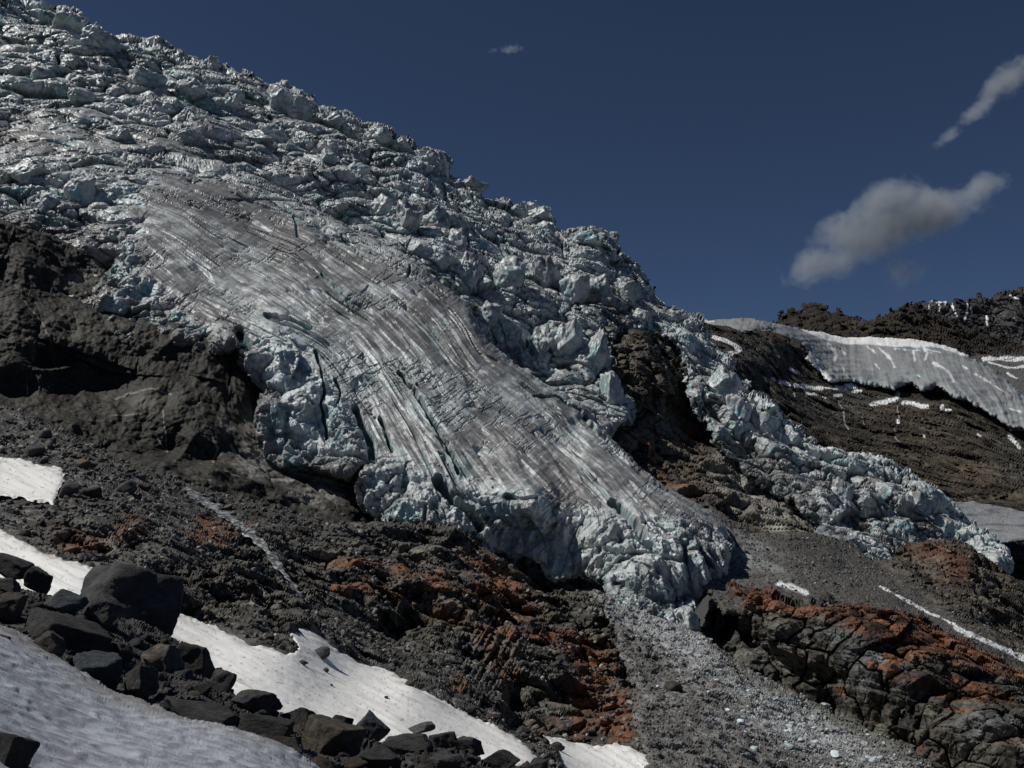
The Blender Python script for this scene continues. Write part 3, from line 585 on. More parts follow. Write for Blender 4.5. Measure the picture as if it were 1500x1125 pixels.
def dis_B(P, N, x, y, E):
    ps, ph = E['psi'], E['phi']
    brink = sstep(-30, 30, y - np.interp(x, [150, 240, 300, 360, 430, 500, 560, 620, 700, 780, 900, 1000, 1070], [330, 430, 490, 490, 500, 590, 670, 705, 730, 742, 752, 760, 780]))
    brink = brink * (1 - .0)
    left = sstep(255, 165, x + .25 * (y - 300))
    rough = np.clip(brink + left * .8 + .75 * sstep(52, 10, E['sd'] + 22 * fbm2(x, y, 30, 3, 71)) * sstep(640, 420, x) * sstep(420, 340, y - .2 * x + 60), 0, 1)
    e = fbm(np.stack([ps * 2.2, ph * .35, 0 * x], -1), 1, 4, 3) * 1.5                       # broad flow ridges
    ap = .15 + .85 * sstep(230, 430, x + .5 * (y - 250)); e += fbm(np.stack([ps * 9, ph * 1.1, 0 * x], -1), 1, 4, 13) * .5 * ap                        # fine furrows
    hb, ed, cv = blocks(np.stack([ps * 4 + .5 * fbm(P, 20, 2, 3), ph * 1.6, 0 * x], -1), 8)     # long plates
    e += hb * 1.1 * ap; e += .12 * ap * fbm(np.stack([ps * 30, ph * 3.5, 0 * x], -1), 1, 3, 14)
    e -= 1.5 * ap * crev(ps, ph, 4.0, .55, 21, .09, .0) + .9 * ap * crev(ps, ph, 7, .42, 25, .10, .05)
    tr = fbm(np.stack([ps * 1.2, ph * 9 + ps * 1.5, 0 * x], -1), 1, 4, 33)                  # transverse cracks
    e += .3 * tr - .6 * (1 - sstep(0, .06, np.abs(tr))) * sstep(-.1, .3, fbm(P, 22, 2, 35))
    hh, cc, ee = ice_relief(P, 1.0, 71, 1.0, .35)
    e = e * (1 - .55 * rough) + hh * (.03 + .60 * rough)
    fl = fbm(P * C(1, 1, .16), 5, 4, 86, ridged=True); e += brink * 2.6 * fl
    for p, w, dep in BIG:
        d = polydist(x + 4 * fbm2(x, y, 14, 3, 6), y + 4 * fbm2(x, y, 14, 3, 8), p, False); e -= dep * (1 - sstep(w * .35, w, d))
    E['rough'] = rough; E['c2'] = cc[1]; E['c3'] = cc[2]; E['e1'] = np.maximum(ee[0], 1 - rough); E['e2'] = np.maximum(ee[1], 1 - rough); E['e3'] = np.maximum(ee[2], 1 - rough); E['brink'] = brink
    return N * (e * .9)[:, None] + C(0, 0, 1) * (e * .15)[:, None]
def col_B(V, N, x, y, E):
    ps, ph, ro = E['psi'], E['phi'], E['rough']
    s1 = fbm(np.stack([ps * 3, ph * .35, 0 * x], -1), 1, 4, 5); s2 = fbm(np.stack([ps * 14, ph * .8, 0 * x], -1), 1, 4, 9); s3 = fbm(np.stack([ps * 45, ph * 2.5, 0 * x], -1), 1, 3, 19)
    dm = (-.08 + .62 * s1 + .40 * s2 + .22 * s3) * (1 - .75 * ro) + .18 * (1 - ro)
    dm += blobs(x, y, [(190, 410, 120, 40, 20, .3), (300, 300, 120, 30, 22, .3), (280, 500, 60, 20, 10, .6), (300, 460, 80, 16, 15, .3), (400, 640, 40, 55, 0, .55), (840, 870, 30, 12, 0, 1.5), (500, 640, 40, 30, 0, .4), (520, 700, 20, 20, 0, .7), (660, 400, 60, 12, 45, .3)])
    dm += .10 * (1 - ro) + 1.0 * sstep(34, 2, E['sd'] + 10 * fbm2(x, y, 20, 3, 5)) * sstep(560, 480, x) * sstep(400, 440, y) + .45 * sstep(.0, .5, fbm2(x, y, 60, 3, 41)) * (1 - ro)
    dm -= .30 * blobs(x, y, [(420, 500, 60, 35), (800, 780, 140, 50), (960, 850, 60, 60), (580, 720, 60, 40), (420, 600, 45, 60)])
    tr = fbm(np.stack([ps * 2.2, ph * 16 + ps * 2, 0 * x], -1), 1, 3, 37); dm += .12 * sstep(.1, .4, tr) * (1 - ro) - .10
    c = ice_color(V, N, E, dm, 100, .5 + .5 * ro)
    for p, w, dep in BIG:
        d = polydist(x, y, p, False); c = cmix(c, C(.18, .33, .35), (1 - sstep(w * .4, w * 1.0, d + 1.5 * s2)) * .45)
    c = cmix(c, C(.44, .55, .56), (1 - sstep(2, 5, polydist(x + 3 * fbm2(x, y, 12, 2, 3), y, [(168, 256), (182, 275), (200, 292), (212, 306)], False))) * .8)
    lt = crev(ps, ph, 6, .45, 51, .07, .05); c = cmix(c, WHITE, lt * .35 * (1 - ro))
    return c
tongue = layer('glacier_tongue', B_POLY, B_CTRL, M_ice, dis_B, col_B, step=1.15, roll=(13, 11), jag=jagger((3, 26), (2.2, 8), seed=25), extra=ext_B, kind='structure')

# ---- debris-covered moraine and slabs on the right
def dis_G(P, N, x, y, E):
    sl = sstep(0, 26, (x - 1060) * .38 + 770 - y + 0 * x)     # above the line: slabs
    h, cc, ee = rock_relief(P, .9, 91, fine=.25); keep_rock(E, cc, ee)
    m = sstep(1270, 1330, x) * sstep(20, -10, y - (800 + (x - 1300) * .62 + 30)); E['slab'] = m
    return h * (.12 + 1.0 * m) + .5 * blocks(P / 1.3, 3)[0]*1.3 * (1 - m) + 1.6 * fbm(P, 14, 3, 4)
def col_G(V, N, x, y, E):
    m = E['slab']; n = fbm(V, 9, 4, 14); n2 = fbm(V, 1.2, 3, 24)
    c = cmix(np.tile(C(.075, .07, .064), (len(x), 1)), C(.15, .145, .135), sstep(0, .5, n2)); c = cmix(c, C(.05, .047, .043), sstep(0, .4, n) * .6)
    s = cmix(np.tile(C(.08, .068, .052), (len(x), 1)), C(.15, .125, .09), sstep(0, .45, n)); s = cmix(s, C(.02, .018, .016), sstep(.05, .4, fbm(V, 5, 4, 17)) * .7)
    s = rock_tone(s, E, 1, V); s = cmix(s, C(.12, .045, .022), blobs(x, y, [(1375, 812, 40, 12, 8), (1400, 830, 20, 20)]) * sstep(-.3, .1, n2))
    c = c * (1 - m[:, None]) + s * m[:, None]
    c = cmix(c, C(.30, .31, .31), blobs(x, y, [(1090, 820, 30, 18, 40), (1130, 830, 40, 10, 30, .7), (1110, 800, 60, 12, 28, .6)]) * sstep(-.3, .3, n))
    for p, w in [([(1400, 918), (1440, 938), (1480, 955), (1560, 990)], 5), ([(1290, 860), (1330, 880), (1400, 915)], 2.2), ([(1142, 855), (1160, 860), (1180, 868)], 6), ([(1190, 880), (1202, 884)], 4)]:
        c = cmix(c, WHITE * .9, (1 - sstep(w * .5, w, polydist(x, y, p, False) + 3.6 * fbm2(x, y, 18, 4, 31, .65))))
    return c
layer('right_moraine', [(1040, 740), (1100, 780), (1180, 780), (1240, 790), (1280, 820), (1310, 810), (1330, 798), (1360, 792), (1400, 796), (1440, 815), (1490, 850), (1600, 860), (1600, 1060), (1500, 1000), (1400, 960), (1250, 920), (1060, 900), (1030, 860)],
    [(1060, 770, 236), (1080, 850, 205), (1180, 790, 246), (1280, 830, 250), (1200, 885, 192), (1350, 880, 222), (1300, 905, 186), (1500, 965, 196), (1400, 925, 192), (1400, 800, 272), (1500, 860, 262), (1580, 1000, 190), (1580, 880, 270)],
    M_rock, dis_G, col_G, step=1.35, roll=(8, 6), jag=jagger((4, 22), (2, 6), seed=35), kind='structure')

# ---- lower slope of bedrock and scree
E_POLY = [(-110, 560), (0, 590), (60, 612), (140, 650), (220, 690), (300, 716), (400, 740), (480, 766), (540, 766), (600, 762), (690, 775), (760, 800), (830, 830), (900, 860), (1010, 900), (1080, 980), (1000, 1060), (960, 1150), (1000, 1200), (-110, 1200)]
E_CTRL = [(-100, 580, 196), (0, 590, 192), (200, 670, 186), (400, 735, 182), (560, 770, 180), (0, 680, 152), (0, 760, 112), (130, 850, 86), (250, 890, 86), (430, 920, 92), (600, 1020, 87), (780, 1110, 82), (300, 770, 148), (440, 870, 120),
          (700, 780, 196), (760, 815, 204), (840, 850, 202), (830, 900, 172), (700, 900, 150), (700, 1000, 118), (900, 900, 180), (930, 1000, 148), (900, 1080, 110), (960, 1125, 96), (560, 950, 116), (560, 850, 152), (-100, 800, 95), (900, 1190, 84), (300, 1150, 62), (-100, 1150, 55), (1000, 930, 188), (820, 960, 150), (820, 1060, 114)]
SNOWS = [[(-60, 660), (0, 668), (30, 674), (55, 682), (78, 682), (92, 690), (96, 706), (84, 716), (78, 738), (50, 736), (30, 728), (-60, 722)],
         [(-60, 750), (0, 776), (20, 783), (40, 798), (60, 806), (95, 818), (134, 832), (160, 850), (150, 880), (60, 900), (-60, 830)],
         [(180, 850), (258, 895), (300, 910), (345, 930), (372, 943), (398, 948), (420, 958), (436, 950), (424, 922), (440, 918), (470, 930), (488, 950), (530, 972), (560, 978), (600, 1000), (640, 1022), (680, 1044), (720, 1062), (765, 1088), (790, 1112), (800, 1150), (500, 1150), (200, 1000)],
         [(795, 1076), (830, 1086), (870, 1094), (900, 1090), (930, 1100), (958, 1112), (985, 1150), (830, 1150), (815, 1100)]]
ROCKM = [(470, 850, 130, 60), (120, 790, 60, 30), (360, 850, 90, 60), (420, 900, 50, 30), (620, 900, 110, 60), (750, 900, 120, 80), (830, 1010, 110, 80), (620, 800, 120, 30), (880, 940, 60, 50), (270, 870, 40, 50), (190, 790, 50, 25, 0, .5)]
E_OR = [(115, 795, 26, 12, 0), (140, 792, 22, 10, -10), (195, 772, 22, 16, 0, .6), (320, 780, 34, 10, -5), (300, 772, 14, 10), (530, 830, 42, 8, 10), (610, 850, 42, 9, 18), (505, 858, 26, 6, 5), (560, 868, 40, 8, 16, .7), (640, 862, 16, 14), (700, 820, 30, 12, 25), (730, 845, 45, 22, 40), (690, 870, 30, 8, 4), (720, 876, 30, 7),
        (765, 890, 30, 12, -10), (660, 898, 30, 8, 5, .6), (745, 925, 30, 8, 15), (800, 935, 20, 8, 10), (850, 945, 38, 16, 25), (870, 980, 22, 30, 20), (860, 1010, 14, 22, 0), (730, 960, 14, 50, -30, .5), (740, 985, 8, 30, -30, .8), (675, 1005, 14, 10, 0, .8), (900, 1045, 28, 24, 0), (850, 1060, 14, 20, 0, .8), (905, 1070, 20, 12), (800, 1055, 20, 12, 0, .5), (960, 1010, 25, 10, 5, .5), (70, 770, 18, 8, 0, .4)]
def dis_E(P, N, x, y, E):
    m = np.clip(blobs(x, y, ROCKM) * 1.4 - .1, 0, 1)
    h, cc, ee = rock_relief(P, .85, 101, fine=.28); h = h * 1.15
    sc = blocks(P / 3.2, 7, 'rock')[0] * 1.3 + blocks(P / 1.2, 9)[0] * .4 + blocks(P / .55, 11)[0] * .2
    sn = np.zeros_like(x)
    for s in SNOWS: sn = np.maximum(sn, sstep(-4, 6, polydist(x, y, s)))
    str_ = np.exp(-((polydist(x, y, [(268, 716), (300, 735), (350, 770), (385, 800), (420, 840), (442, 872)], False)) / 9) ** 2) + np.exp(-((polydist(x, y, [(470, 885), (510, 910), (540, 940)], False)) / 7) ** 2)
    e = 1.3 * h * m + sc * (1 - .85 * m) + 1.6 * fbm(P, 20, 3, 107)
    stra = fbm(np.stack([x * .10 + y * .055, y * .008, 0 * x], -1), 1, 3, 3) * blobs(x, y, [(730, 960, 40, 60, 0)])
    e += 3.0 * stra
    hol = blobs(x, y, [(800, 855, 50, 12, 20, .6), (760, 1010, 12, 20), (760, 1040, 16, 14), (830, 1085, 40, 6), (150, 655, 60, 8, 25, .5), (380, 820, 20, 10, 45, .3)])
    e -= 5 * hol
    E['m'] = m; keep_rock(E, cc, ee)
    return N * (e * (1 - .8 * sn) - 1.0 * np.clip(str_, 0, 1))[:, None]
def col_E(V, N, x, y, E):
    m = E['m']; n = fbm(V, 12, 4, 111); n2 = fbm(V, 2.2, 4, 112); n3 = facet(V / .8, 21)[2]
    c = cmix(np.tile(C(.058, .056, .052), (len(x), 1)), C(.155, .153, .144), sstep(-.1, .5, n2)); c = c * (.45 + 1.1 * n3[:, None]) * (.6 + .8 * facet(V / 2.4, 33)[2])[:, None]
    rk = cmix(np.tile(C(.065, .060, .048), (len(x), 1)), C(.15, .145, .12), sstep(0, .4, n)); rk = cmix(rk, C(.02, .018, .015), sstep(.05, .4, fbm(V, 4, 4, 117)) * .8)
    rk = rock_tone(rk, E, 1, V)
    c = c * (1 - m[:, None]) + rk * m[:, None]
    o = blobs(x + 7 * fbm2(x, y, 22, 3, 3), y + 5 * fbm2(x, y, 14, 3, 6), E_OR) ** .45
    o2 = sstep(.35, .95, o + .38 * n2 + .15 * (n3 - .5) + .25 * (E['c3'] - .5))
    rc = cmix(np.tile(C(.12, .050, .022), (len(x), 1)), C(.21, .082, .030), sstep(-.2, .4, fbm(V, 1.1, 3, 77))); c = cmix(c, rc, o2 * .9); c = cmix(c, C(.10, .055, .03), sstep(.1, .5, n) * m * (1 - o2) * sstep(450, 560, x) * .75)
    dk = blobs(x, y, [(60, 600, 120, 22, 25, .8), (200, 670, 90, 20, 25, .9), (350, 740, 100, 20, 15), (480, 745, 70, 22, 0), (400, 830, 40, 16, 50, .6), (340, 770, 60, 10, 40, .6), (600, 780, 40, 8, 0, .4), (740, 985, 50, 60, 0, .4)])
    c = cmix(c, C(.026, .024, .019), sstep(.3, .9, dk + .3 * n) * .85)
    gr = blobs(x, y, [(640, 800, 70, 20, 10), (830, 990, 40, 16, 20, .8), (800, 1020, 50, 16, 20, .7), (930, 1020, 40, 60, 0, .8), (950, 920, 30, 30, 0, .8)]); c = cmix(c, C(.14, .138, .12), sstep(.3, 1.0, gr + .4 * n2) * .6 * (1 - o2))
    sp = sstep(.4, .5, perlin(V / .8, 5)); return cmix(c, C(.28, .28, .27), sp * .25)
layer('rocky_slope', E_POLY, E_CTRL, M_rock, dis_E, col_E, step=1.25, roll=(10, 7), jag=jagger((5, 30), (2, 8), seed=45), kind='structure')

# ---- rust-stained outcrop on the right
H_POLY = [(1040, 870), (1066, 858), (1100, 857), (1132, 860), (1156, 872), (1196, 878), (1204, 870), (1216, 868), (1232, 880), (1262, 882), (1300, 886), (1350, 898), (1400, 924), (1450, 946), (1500, 974), (1600, 1010), (1600, 1200), (1380, 1200), (1200, 1080), (1060, 980), (1015, 945), (1030, 905)]
H_CTRL = [(1040, 870, 214), (1090, 860, 188), (1130, 860, 180), (1200, 880, 176), (1300, 888, 174), (1400, 925, 172), (1500, 975, 168), (1600, 1010, 166), (1030, 920, 205), (1060, 950, 186), (1120, 920, 170), (1200, 1000, 160), (1250, 950, 158), (1350, 1000, 146), (1500, 1050, 136), (1300, 1080, 142), (1400, 1125, 126), (1560, 1150, 118), (1350, 1190, 120)]
def dis_H(P, N, x, y, E):
    h, cc, ee = rock_relief(P, .9, 131, fine=.3); keep_rock(E, cc, ee); h = h + .12 * blocks(P / .55, 19, 'rock')[0]
    hol = blobs(x, y, [(1120, 960, 50, 16, 35), (1060, 920, 30, 22, 40), (1200, 1020, 50, 12, 35, .8), (1165, 905, 22, 8, 20, .4), (1230, 1050, 30, 10, 30, .7)])
    return h * 1.3 - 5 * hol + 2.0 * fbm(P, 24, 3, 137)
ORP = [(1040, 858), (1130, 856), (1172, 880), (1204, 884), (1250, 878), (1330, 890), (1420, 932), (1520, 985), (1520, 1004), (1440, 985), (1370, 968), (1310, 975), (1290, 968), (1280, 945), (1240, 925), (1205, 905), (1170, 902), (1120, 888), (1060, 885)]
def col_H(V, N, x, y, E):
    n = fbm(V, 11, 4, 141); n2 = fbm(V, 2.4, 4, 142)
    c = cmix(np.tile(C(.06, .056, .045), (len(x), 1)), C(.105, .105, .095), sstep(-.05, .4, n)); c = cmix(c, C(.02, .018, .014), sstep(.05, .4, fbm(V, 4, 4, 147)) * .8)
    gy_ = blobs(x, y, [(1290, 985, 70, 22, 25), (1340, 960, 50, 12, 10, .6), (1450, 1060, 50, 30, 20, .7), (1240, 950, 40, 14, 30, .8), (1160, 930, 20, 12, 0, .6)]); c = cmix(c, C(.105, .115, .115), sstep(.25, .8, gy_ + .3 * n2) * .8)
    yl = blobs(x, y, [(1155, 915, 22, 10, 30), (1110, 885, 25, 5, 10), (1300, 1060, 80, 30, 25, .5), (1470, 1000, 30, 8, 20, .5)]); c = cmix(c, C(.16, .14, .10), sstep(.3, .8, yl + .3 * n2) * .7)
    o = sstep(-5, 7, polydist(x, y, ORP) + 12 * fbm2(x, y, 24, 3, 3))
    o = np.maximum(o, sstep(.35, .8, blobs(x, y, [(1340, 1000, 70, 8, 18), (1430, 1010, 60, 14, 20), (1310, 985, 12, 22, 0), (1180, 970, 30, 8, 30, .7), (1230, 1010, 30, 7, 25, .8), (1290, 1025, 30, 14, 10, .6), (1480, 1090, 50, 20, 10, .5), (1350, 1100, 60, 20, 20, .5), (1400, 1035, 60, 7, 15, .8)]) + .5 * n2))
    o = o * (.72 + .28 * sstep(-.35, .1, n2 + .4 * (E['c3'] - .5))); rc = cmix(np.tile(C(.10, .041, .018), (len(x), 1)), C(.17, .066, .026), sstep(-.2, .4, fbm(V, 1.3, 3, 77)))
    return rock_tone(cmix(c, rc, o * .9), E, 1, V, .7)
layer('rusty_outcrop', H_POLY, H_CTRL, M_rock, dis_H, col_H, step=1.25, roll=(9, 7), jag=jagger((4, 26), (2, 8), seed=55), kind='structure')

# ---- fan of crushed ice and grit below the snout
def dis_I(P, N, x, y, E):
    s = blocks(P / 3.0, 5)[0] * 1.6 + blocks(P / 1.3, 15)[0] * .8 + blocks(P / .55, 17)[0] * .3
    return s * .9 + 1.8 * fbm(P, 16, 3, 157)
def col_I(V, N, x, y, E):
    n = fbm(V, 9, 4, 151); n2 = fbm(V, 1.5, 4, 152); n3 = facet(V / .7, 25)[2]
    t = (x - 900) * .62 + 900 - y
    w = blobs(x, y, [(950, 905, 70, 26, 30, 1.3), (1010, 950, 60, 24, 34, 1.2), (1100, 1020, 90, 22, 30, .8), (1200, 1080, 110, 30, 28), (1130, 1060, 60, 20, 30), (1000, 1000, 40, 20, 0, .4), (1300, 1110, 60, 14, 30, .6), (1180, 1050, 140, 34, 32, .8)])
    c = cmix(np.tile(C(.10, .095, .088), (len(x), 1)), C(.17, .165, .155), sstep(-.2, .4, n2))
    c = cmix(c, C(.30, .305, .305), sstep(.25, 1.05, w + .5 * n + .45 * n2) * .9)
    c = cmix(c, C(.50, .55, .56), sstep(.78, .95, n3) * .45 * sstep(.1, .6, w + .2)); c = cmix(c, C(.05, .048, .044), sstep(.0, .14, .14 - n3) * .7)
    sk_ = fbm(np.stack([(x * -.55 + y * .83) * .09, (x * .83 + y * .55) * .010, 0 * x], -1), 1, 4, 61); c = cmix(c, C(.36, .37, .37), sstep(.05, .45, sk_) * .6); c = cmix(c, C(.06, .057, .052), sstep(.1, .5, -sk_) * .5)
    sl = blobs(x, y, [(1250, 1060, 100, 12, 30), (1340, 1110, 60, 14, 25)]); c = cmix(c, C(.13, .135, .12), sstep(.4, .8, sl + .3 * n))
    return c
layer('ice_fan', [(868, 868), (900, 876), (940, 890), (1000, 916), (1040, 938), (1080, 970), (1130, 1000), (1190, 1032), (1260, 1062), (1330, 1100), (1390, 1140), (1440, 1200), (900, 1200), (950, 1120), (930, 1060), (925, 1000), (905, 940), (890, 900)],
    [(880, 870, 178), (1000, 925, 173), (1050, 950, 168), (1200, 1040, 150), (1300, 1090, 134), (1390, 1145, 120), (940, 1000, 137), (960, 1080, 106), (980, 1125, 94), (1100, 1080, 118), (1000, 1190, 80), (1400, 1190, 110)],
    M_rock, dis_I, col_I, step=1.25, roll=(10, 4), jag=jagger((7, 26), (4, 8), seed=65), kind='structure')

# ---- old snow patches on the slope
for k, s in enumerate(SNOWS):
    ct = [(x, y, d * .988 - .3) for x, y, d in E_CTRL]
    def col_J(V, N, x, y, E):
        st = fbm(np.stack([(x * -.45 + y * .9) * .25, (x * .9 + y * .45) * .012, 0 * x], -1), 1, 4, 4); n = fbm(V, 3, 4, 8)
        c = np.tile(C(.87, .865, .845), (len(x), 1)); c = cmix(c, C(.64, .63, .60), sstep(.0, .5, st) * .6); c = cmix(c, C(.70, .69, .66), sstep(.1, .5, n) * .5)
        edge = sstep(14, 0, E['sd']) ; c = cmix(c, C(.30, .28, .25), edge * sstep(-.1, .4, fbm(V, 1.2, 3, 18)) * .8)
        c = cmix(c, C(.36, .34, .31), sstep(.15, .5, fbm(np.stack([(x * -.45 + y * .9) * .10, (x * .9 + y * .45) * .01, 0 * x], -1), 1, 4, 14)) * .5)
        g = sstep(.46, .56, perlin(V / .33, 9)) ; return cmix(c, C(.16, .15, .14), g * .6)
    def dis_J(P, N, x, y, E):
        st = fbm(np.stack([(x * -.45 + y * .9) * .16, (x * .9 + y * .45) * .01, 0 * x], -1), 1, 3, 4)
        return .16 * st + .3 * fbm(P, 9, 3, 8) + .04 * fbm(P, .8, 2, 9)
    layer('snow_patch', s, ct, M_snow, dis_J, col_J, step=1.6, face=.1, roll=(5, 1.0), jag=jagger((5, 24), (3.5, 8), seed=75 + k), kind='structure')

# ---- bouldery rib in the foreground
K_POLY = [(-110, 800), (0, 838), (50, 862), (110, 880), (250, 925), (300, 968), (345, 1015), (410, 1040), (500, 1066), (570, 1085), (650, 1092), (720, 1106), (790, 1124), (860, 1160), (900, 1230), (-110, 1230)]
K_CTRL = [(-100, 820, 30), (0, 840, 30), (120, 880, 30), (300, 970, 29), (500, 1066, 27), (700, 1104, 26), (850, 1160, 25), (0, 925, 23.5), (160, 1010, 21.5), (320, 1066, 20), (460, 1125, 18.6), (0, 1125, 12), (600, 1220, 15), (-100, 1220, 9)]
def col_K(V, N, x, y, E):
    c = cmix(np.tile(C(.03, .029, .028), (len(x), 1)), C(.07, .068, .064), sstep(-.1, .5, fbm(V, .8, 4, 3))); return cmix(c, C(.09, .075, .055), sstep(.2, .5, fbm(V, 4, 3, 5)) * .4)
layer('boulder_rib', K_POLY, K_CTRL, M_rock, lambda P, N, x, y, E: blocks(P / 1.6, 3)[0] * .5 + blocks(P / .6, 4)[0] * .3 + blocks(P / .25, 6)[0] * .12 + .2 * fbm(P, 3, 3, 7) - .45, col_K, step=1.6, roll=(8, 1.2), jag=jagger((6, 30), (4, 10), seed=85), kind='structure')

# ---- foreground snow with sun cups
L_POLY = [(-140, 850), (0, 918), (24, 930), (52, 944), (92, 966), (120, 984), (160, 1008), (196, 1022), (240, 1040), (290, 1056), (340, 1068), (392, 1086), (430, 1104), (466, 1128), (520, 1180), (600, 1300), (-140, 1300)]
L_CTRL = [(-140, 850, 24.5), (0, 920, 22.5), (160, 1008, 20), (340, 1068, 18.5), (466, 1128, 17), (0, 1125, 8.0), (240, 1125, 11.5), (-140, 1200, 5.2), (300, 1290, 6.5), (560, 1290, 9.5)]
def dis_L(P, N, x, y, E):
    Q = P * C(1, 1, 1) ; c1 = facet(Q * C(2.1, 1.3, 2.1) + .35 * fbm(P, .5, 2, 3)[:, None], 3, .4); 
    E['cup'] = c1[1]
    return .030 * sstep(.5, 0, c1[1]) + .035 * fbm(P, .45, 3, 5) + .14 * fbm(P, 2.5, 2, 6)
def col_L(V, N, x, y, E):
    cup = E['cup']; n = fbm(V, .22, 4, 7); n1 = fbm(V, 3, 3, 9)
    c = np.tile(C(.42, .455, .50), (len(x), 1))  # dim bluish base: shade over the near snow is put into its colour
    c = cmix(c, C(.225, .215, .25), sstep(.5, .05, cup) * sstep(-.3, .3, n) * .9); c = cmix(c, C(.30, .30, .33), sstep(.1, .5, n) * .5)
    e = sstep(30, 0, E['sd']); c = cmix(c, C(.22, .20, .17), e * sstep(-.4, .3, n1 + .5 * n) * .7)
    c = cmix(c, C(.20, .18, .15), blobs(x, y, [(360, 1075, 50, 14, 22)]) * sstep(-.3, .3, n) * .8)
    g = sstep(.45, .52, perlin(V / .05, 9)); return cmix(c, C(.12, .11, .10), g * .5)
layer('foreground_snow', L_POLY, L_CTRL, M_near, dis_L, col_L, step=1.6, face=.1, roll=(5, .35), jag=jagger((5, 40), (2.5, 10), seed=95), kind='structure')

# ================================================================== STREAM
def ribbon(name, pts, w0, w1, seed, lay='rocky_slope'):
    pts = np.array(pts, float); d = np.r_[0, np.cumsum(np.hypot(*np.diff(pts, axis=0).T))]; n = int(d[-1] / 2.0)
    t = np.linspace(0, d[-1], n); cx = np.interp(t, d, pts[:, 0]); cy = np.interp(t, d, pts[:, 1])
    cx += 2.2 * fbm2(t, 0 * t, 22, 3, seed); m = 7; V = []
    for i in range(n):
        w = mix(w0, w1, i / n) * (1 + 1.0 * float(perlin(np.array([[t[i] / 9, 0.3, seed + .5]]))[0]))
        for j in range(m):
            u = (j / (m - 1) - .5) * 2
            q = on(lay, cx[i] + u * w, cy[i] - u * w * .4)
            r = ray(cx[i] + u * w, cy[i] - u * w * .4); dep = q[0] @ np.array([0, CP, SP])
            V.append([r, dep, u])
    R_ = np.array([v[0] for v in V]); D = np.array([v[1] for v in V]).reshape(n, m)
    ker = np.ones(9) / 9; D = np.stack([np.convolve(np.pad(D[:, j], 4, 'edge'), ker, 'valid') for j in range(m)], 1); D = np.stack([D[max(0, i - 3):i + 4].min(0) for i in range(n)]); D = np.minimum(D.mean(1, keepdims=True), D) * .7 + D * .3
    u = np.linspace(-1, 1, m)[None]
    D = D - .8 * (1 - u ** 2) ** .5 + .15; P = R_ * D.reshape(-1, 1)
    P += ray(750, 562) * (-.25 * fbm(P, .8, 3, seed))[:, None]
    ii = np.arange(n * m).reshape(n, m); Fc = np.stack([ii[:-1, :-1], ii[1:, :-1], ii[1:, 1:], ii[:-1, 1:]], -1).reshape(-1, 4)
    nz = fbm(P * C(2.5, 1, .7), 1.0, 4, seed); c = cmix(np.tile(C(.05, .052, .052), (n * m, 1)), C(.42, .45, .47), sstep(.0, .45, nz + .12))
    link(name, mesh_np(name, P, Fc, c, True, M_ice), kind='structure')
ribbon('meltwater_stream', [(268, 716), (300, 735), (350, 768), (385, 798), (405, 825), (425, 850), (442, 876)], 8.0, 3.6, 3)
ribbon('meltwater_stream', [(460, 888), (480, 896), (510, 914), (530, 932), (545, 944)], 2.0, 4.5, 9)

# ================================================================== ROCKS AND ICE BLOCKS
def ico(sub):
    import bmesh
    bm = bmesh.new(); bmesh.ops.create_icosphere(bm, subdivisions=sub, radius=1.0)
    V = np.array([v.co[:] for v in bm.verts]); Fc = np.array([[v.index for v in f.verts] for f in bm.faces]); bm.free(); return V, Fc
ICO = {k: ico(k) for k in (1, 2, 3, 5)}
def rock_shape(sub, rs, npl=11, soft=.04, rough=.05, box=True):
    V, Fc = ICO[sub]; pl = rs.normal(size=(npl, 3)); pl /= np.linalg.norm(pl, axis=1)[:, None]; dd = rs.uniform(.55, .95, npl)
    if box:
        Q = np.linalg.qr(rs.normal(size=(3, 3)) * .35 + np.eye(3))[0]; pl = np.concatenate([pl, Q, -Q]); dd = np.concatenate([dd, rs.uniform(.62, .85, 6)])
    dots = V @ pl.T; r = dd / np.maximum(dots, 1e-3); r = np.where(dots > 1e-3, r, 9)
    k = soft; rm = -k * np.log(np.sum(np.exp(-r / k), 1)) if soft else r.min(1)
    P = V * np.clip(rm, .2, 1.25)[:, None]
    if sub >= 3:
        s = rs.randint(0, 99); rr = rough * fbm(P, .55, 5, s) * 1.4 + rough * 2.6 * (blocks(P / .5, s)[0] - .2) + rough * 1.0 * blocks(P / .2, s + 3)[0]
        P = P * (1 + rr[:, None])
    return P, Fc
def stone_mesh(name, sub, seed, mat, smooth=True, **k):
    P, Fc = rock_shape(sub, np.random.RandomState(seed), **k); return mesh_np(name, P, Fc, None, smooth, mat)
def depth_at(ctrl, px, py): return float(1 / rbf([(x, y, 1 / d) for x, y, d in ctrl], np.array([px], float), np.array([py], float))[0])

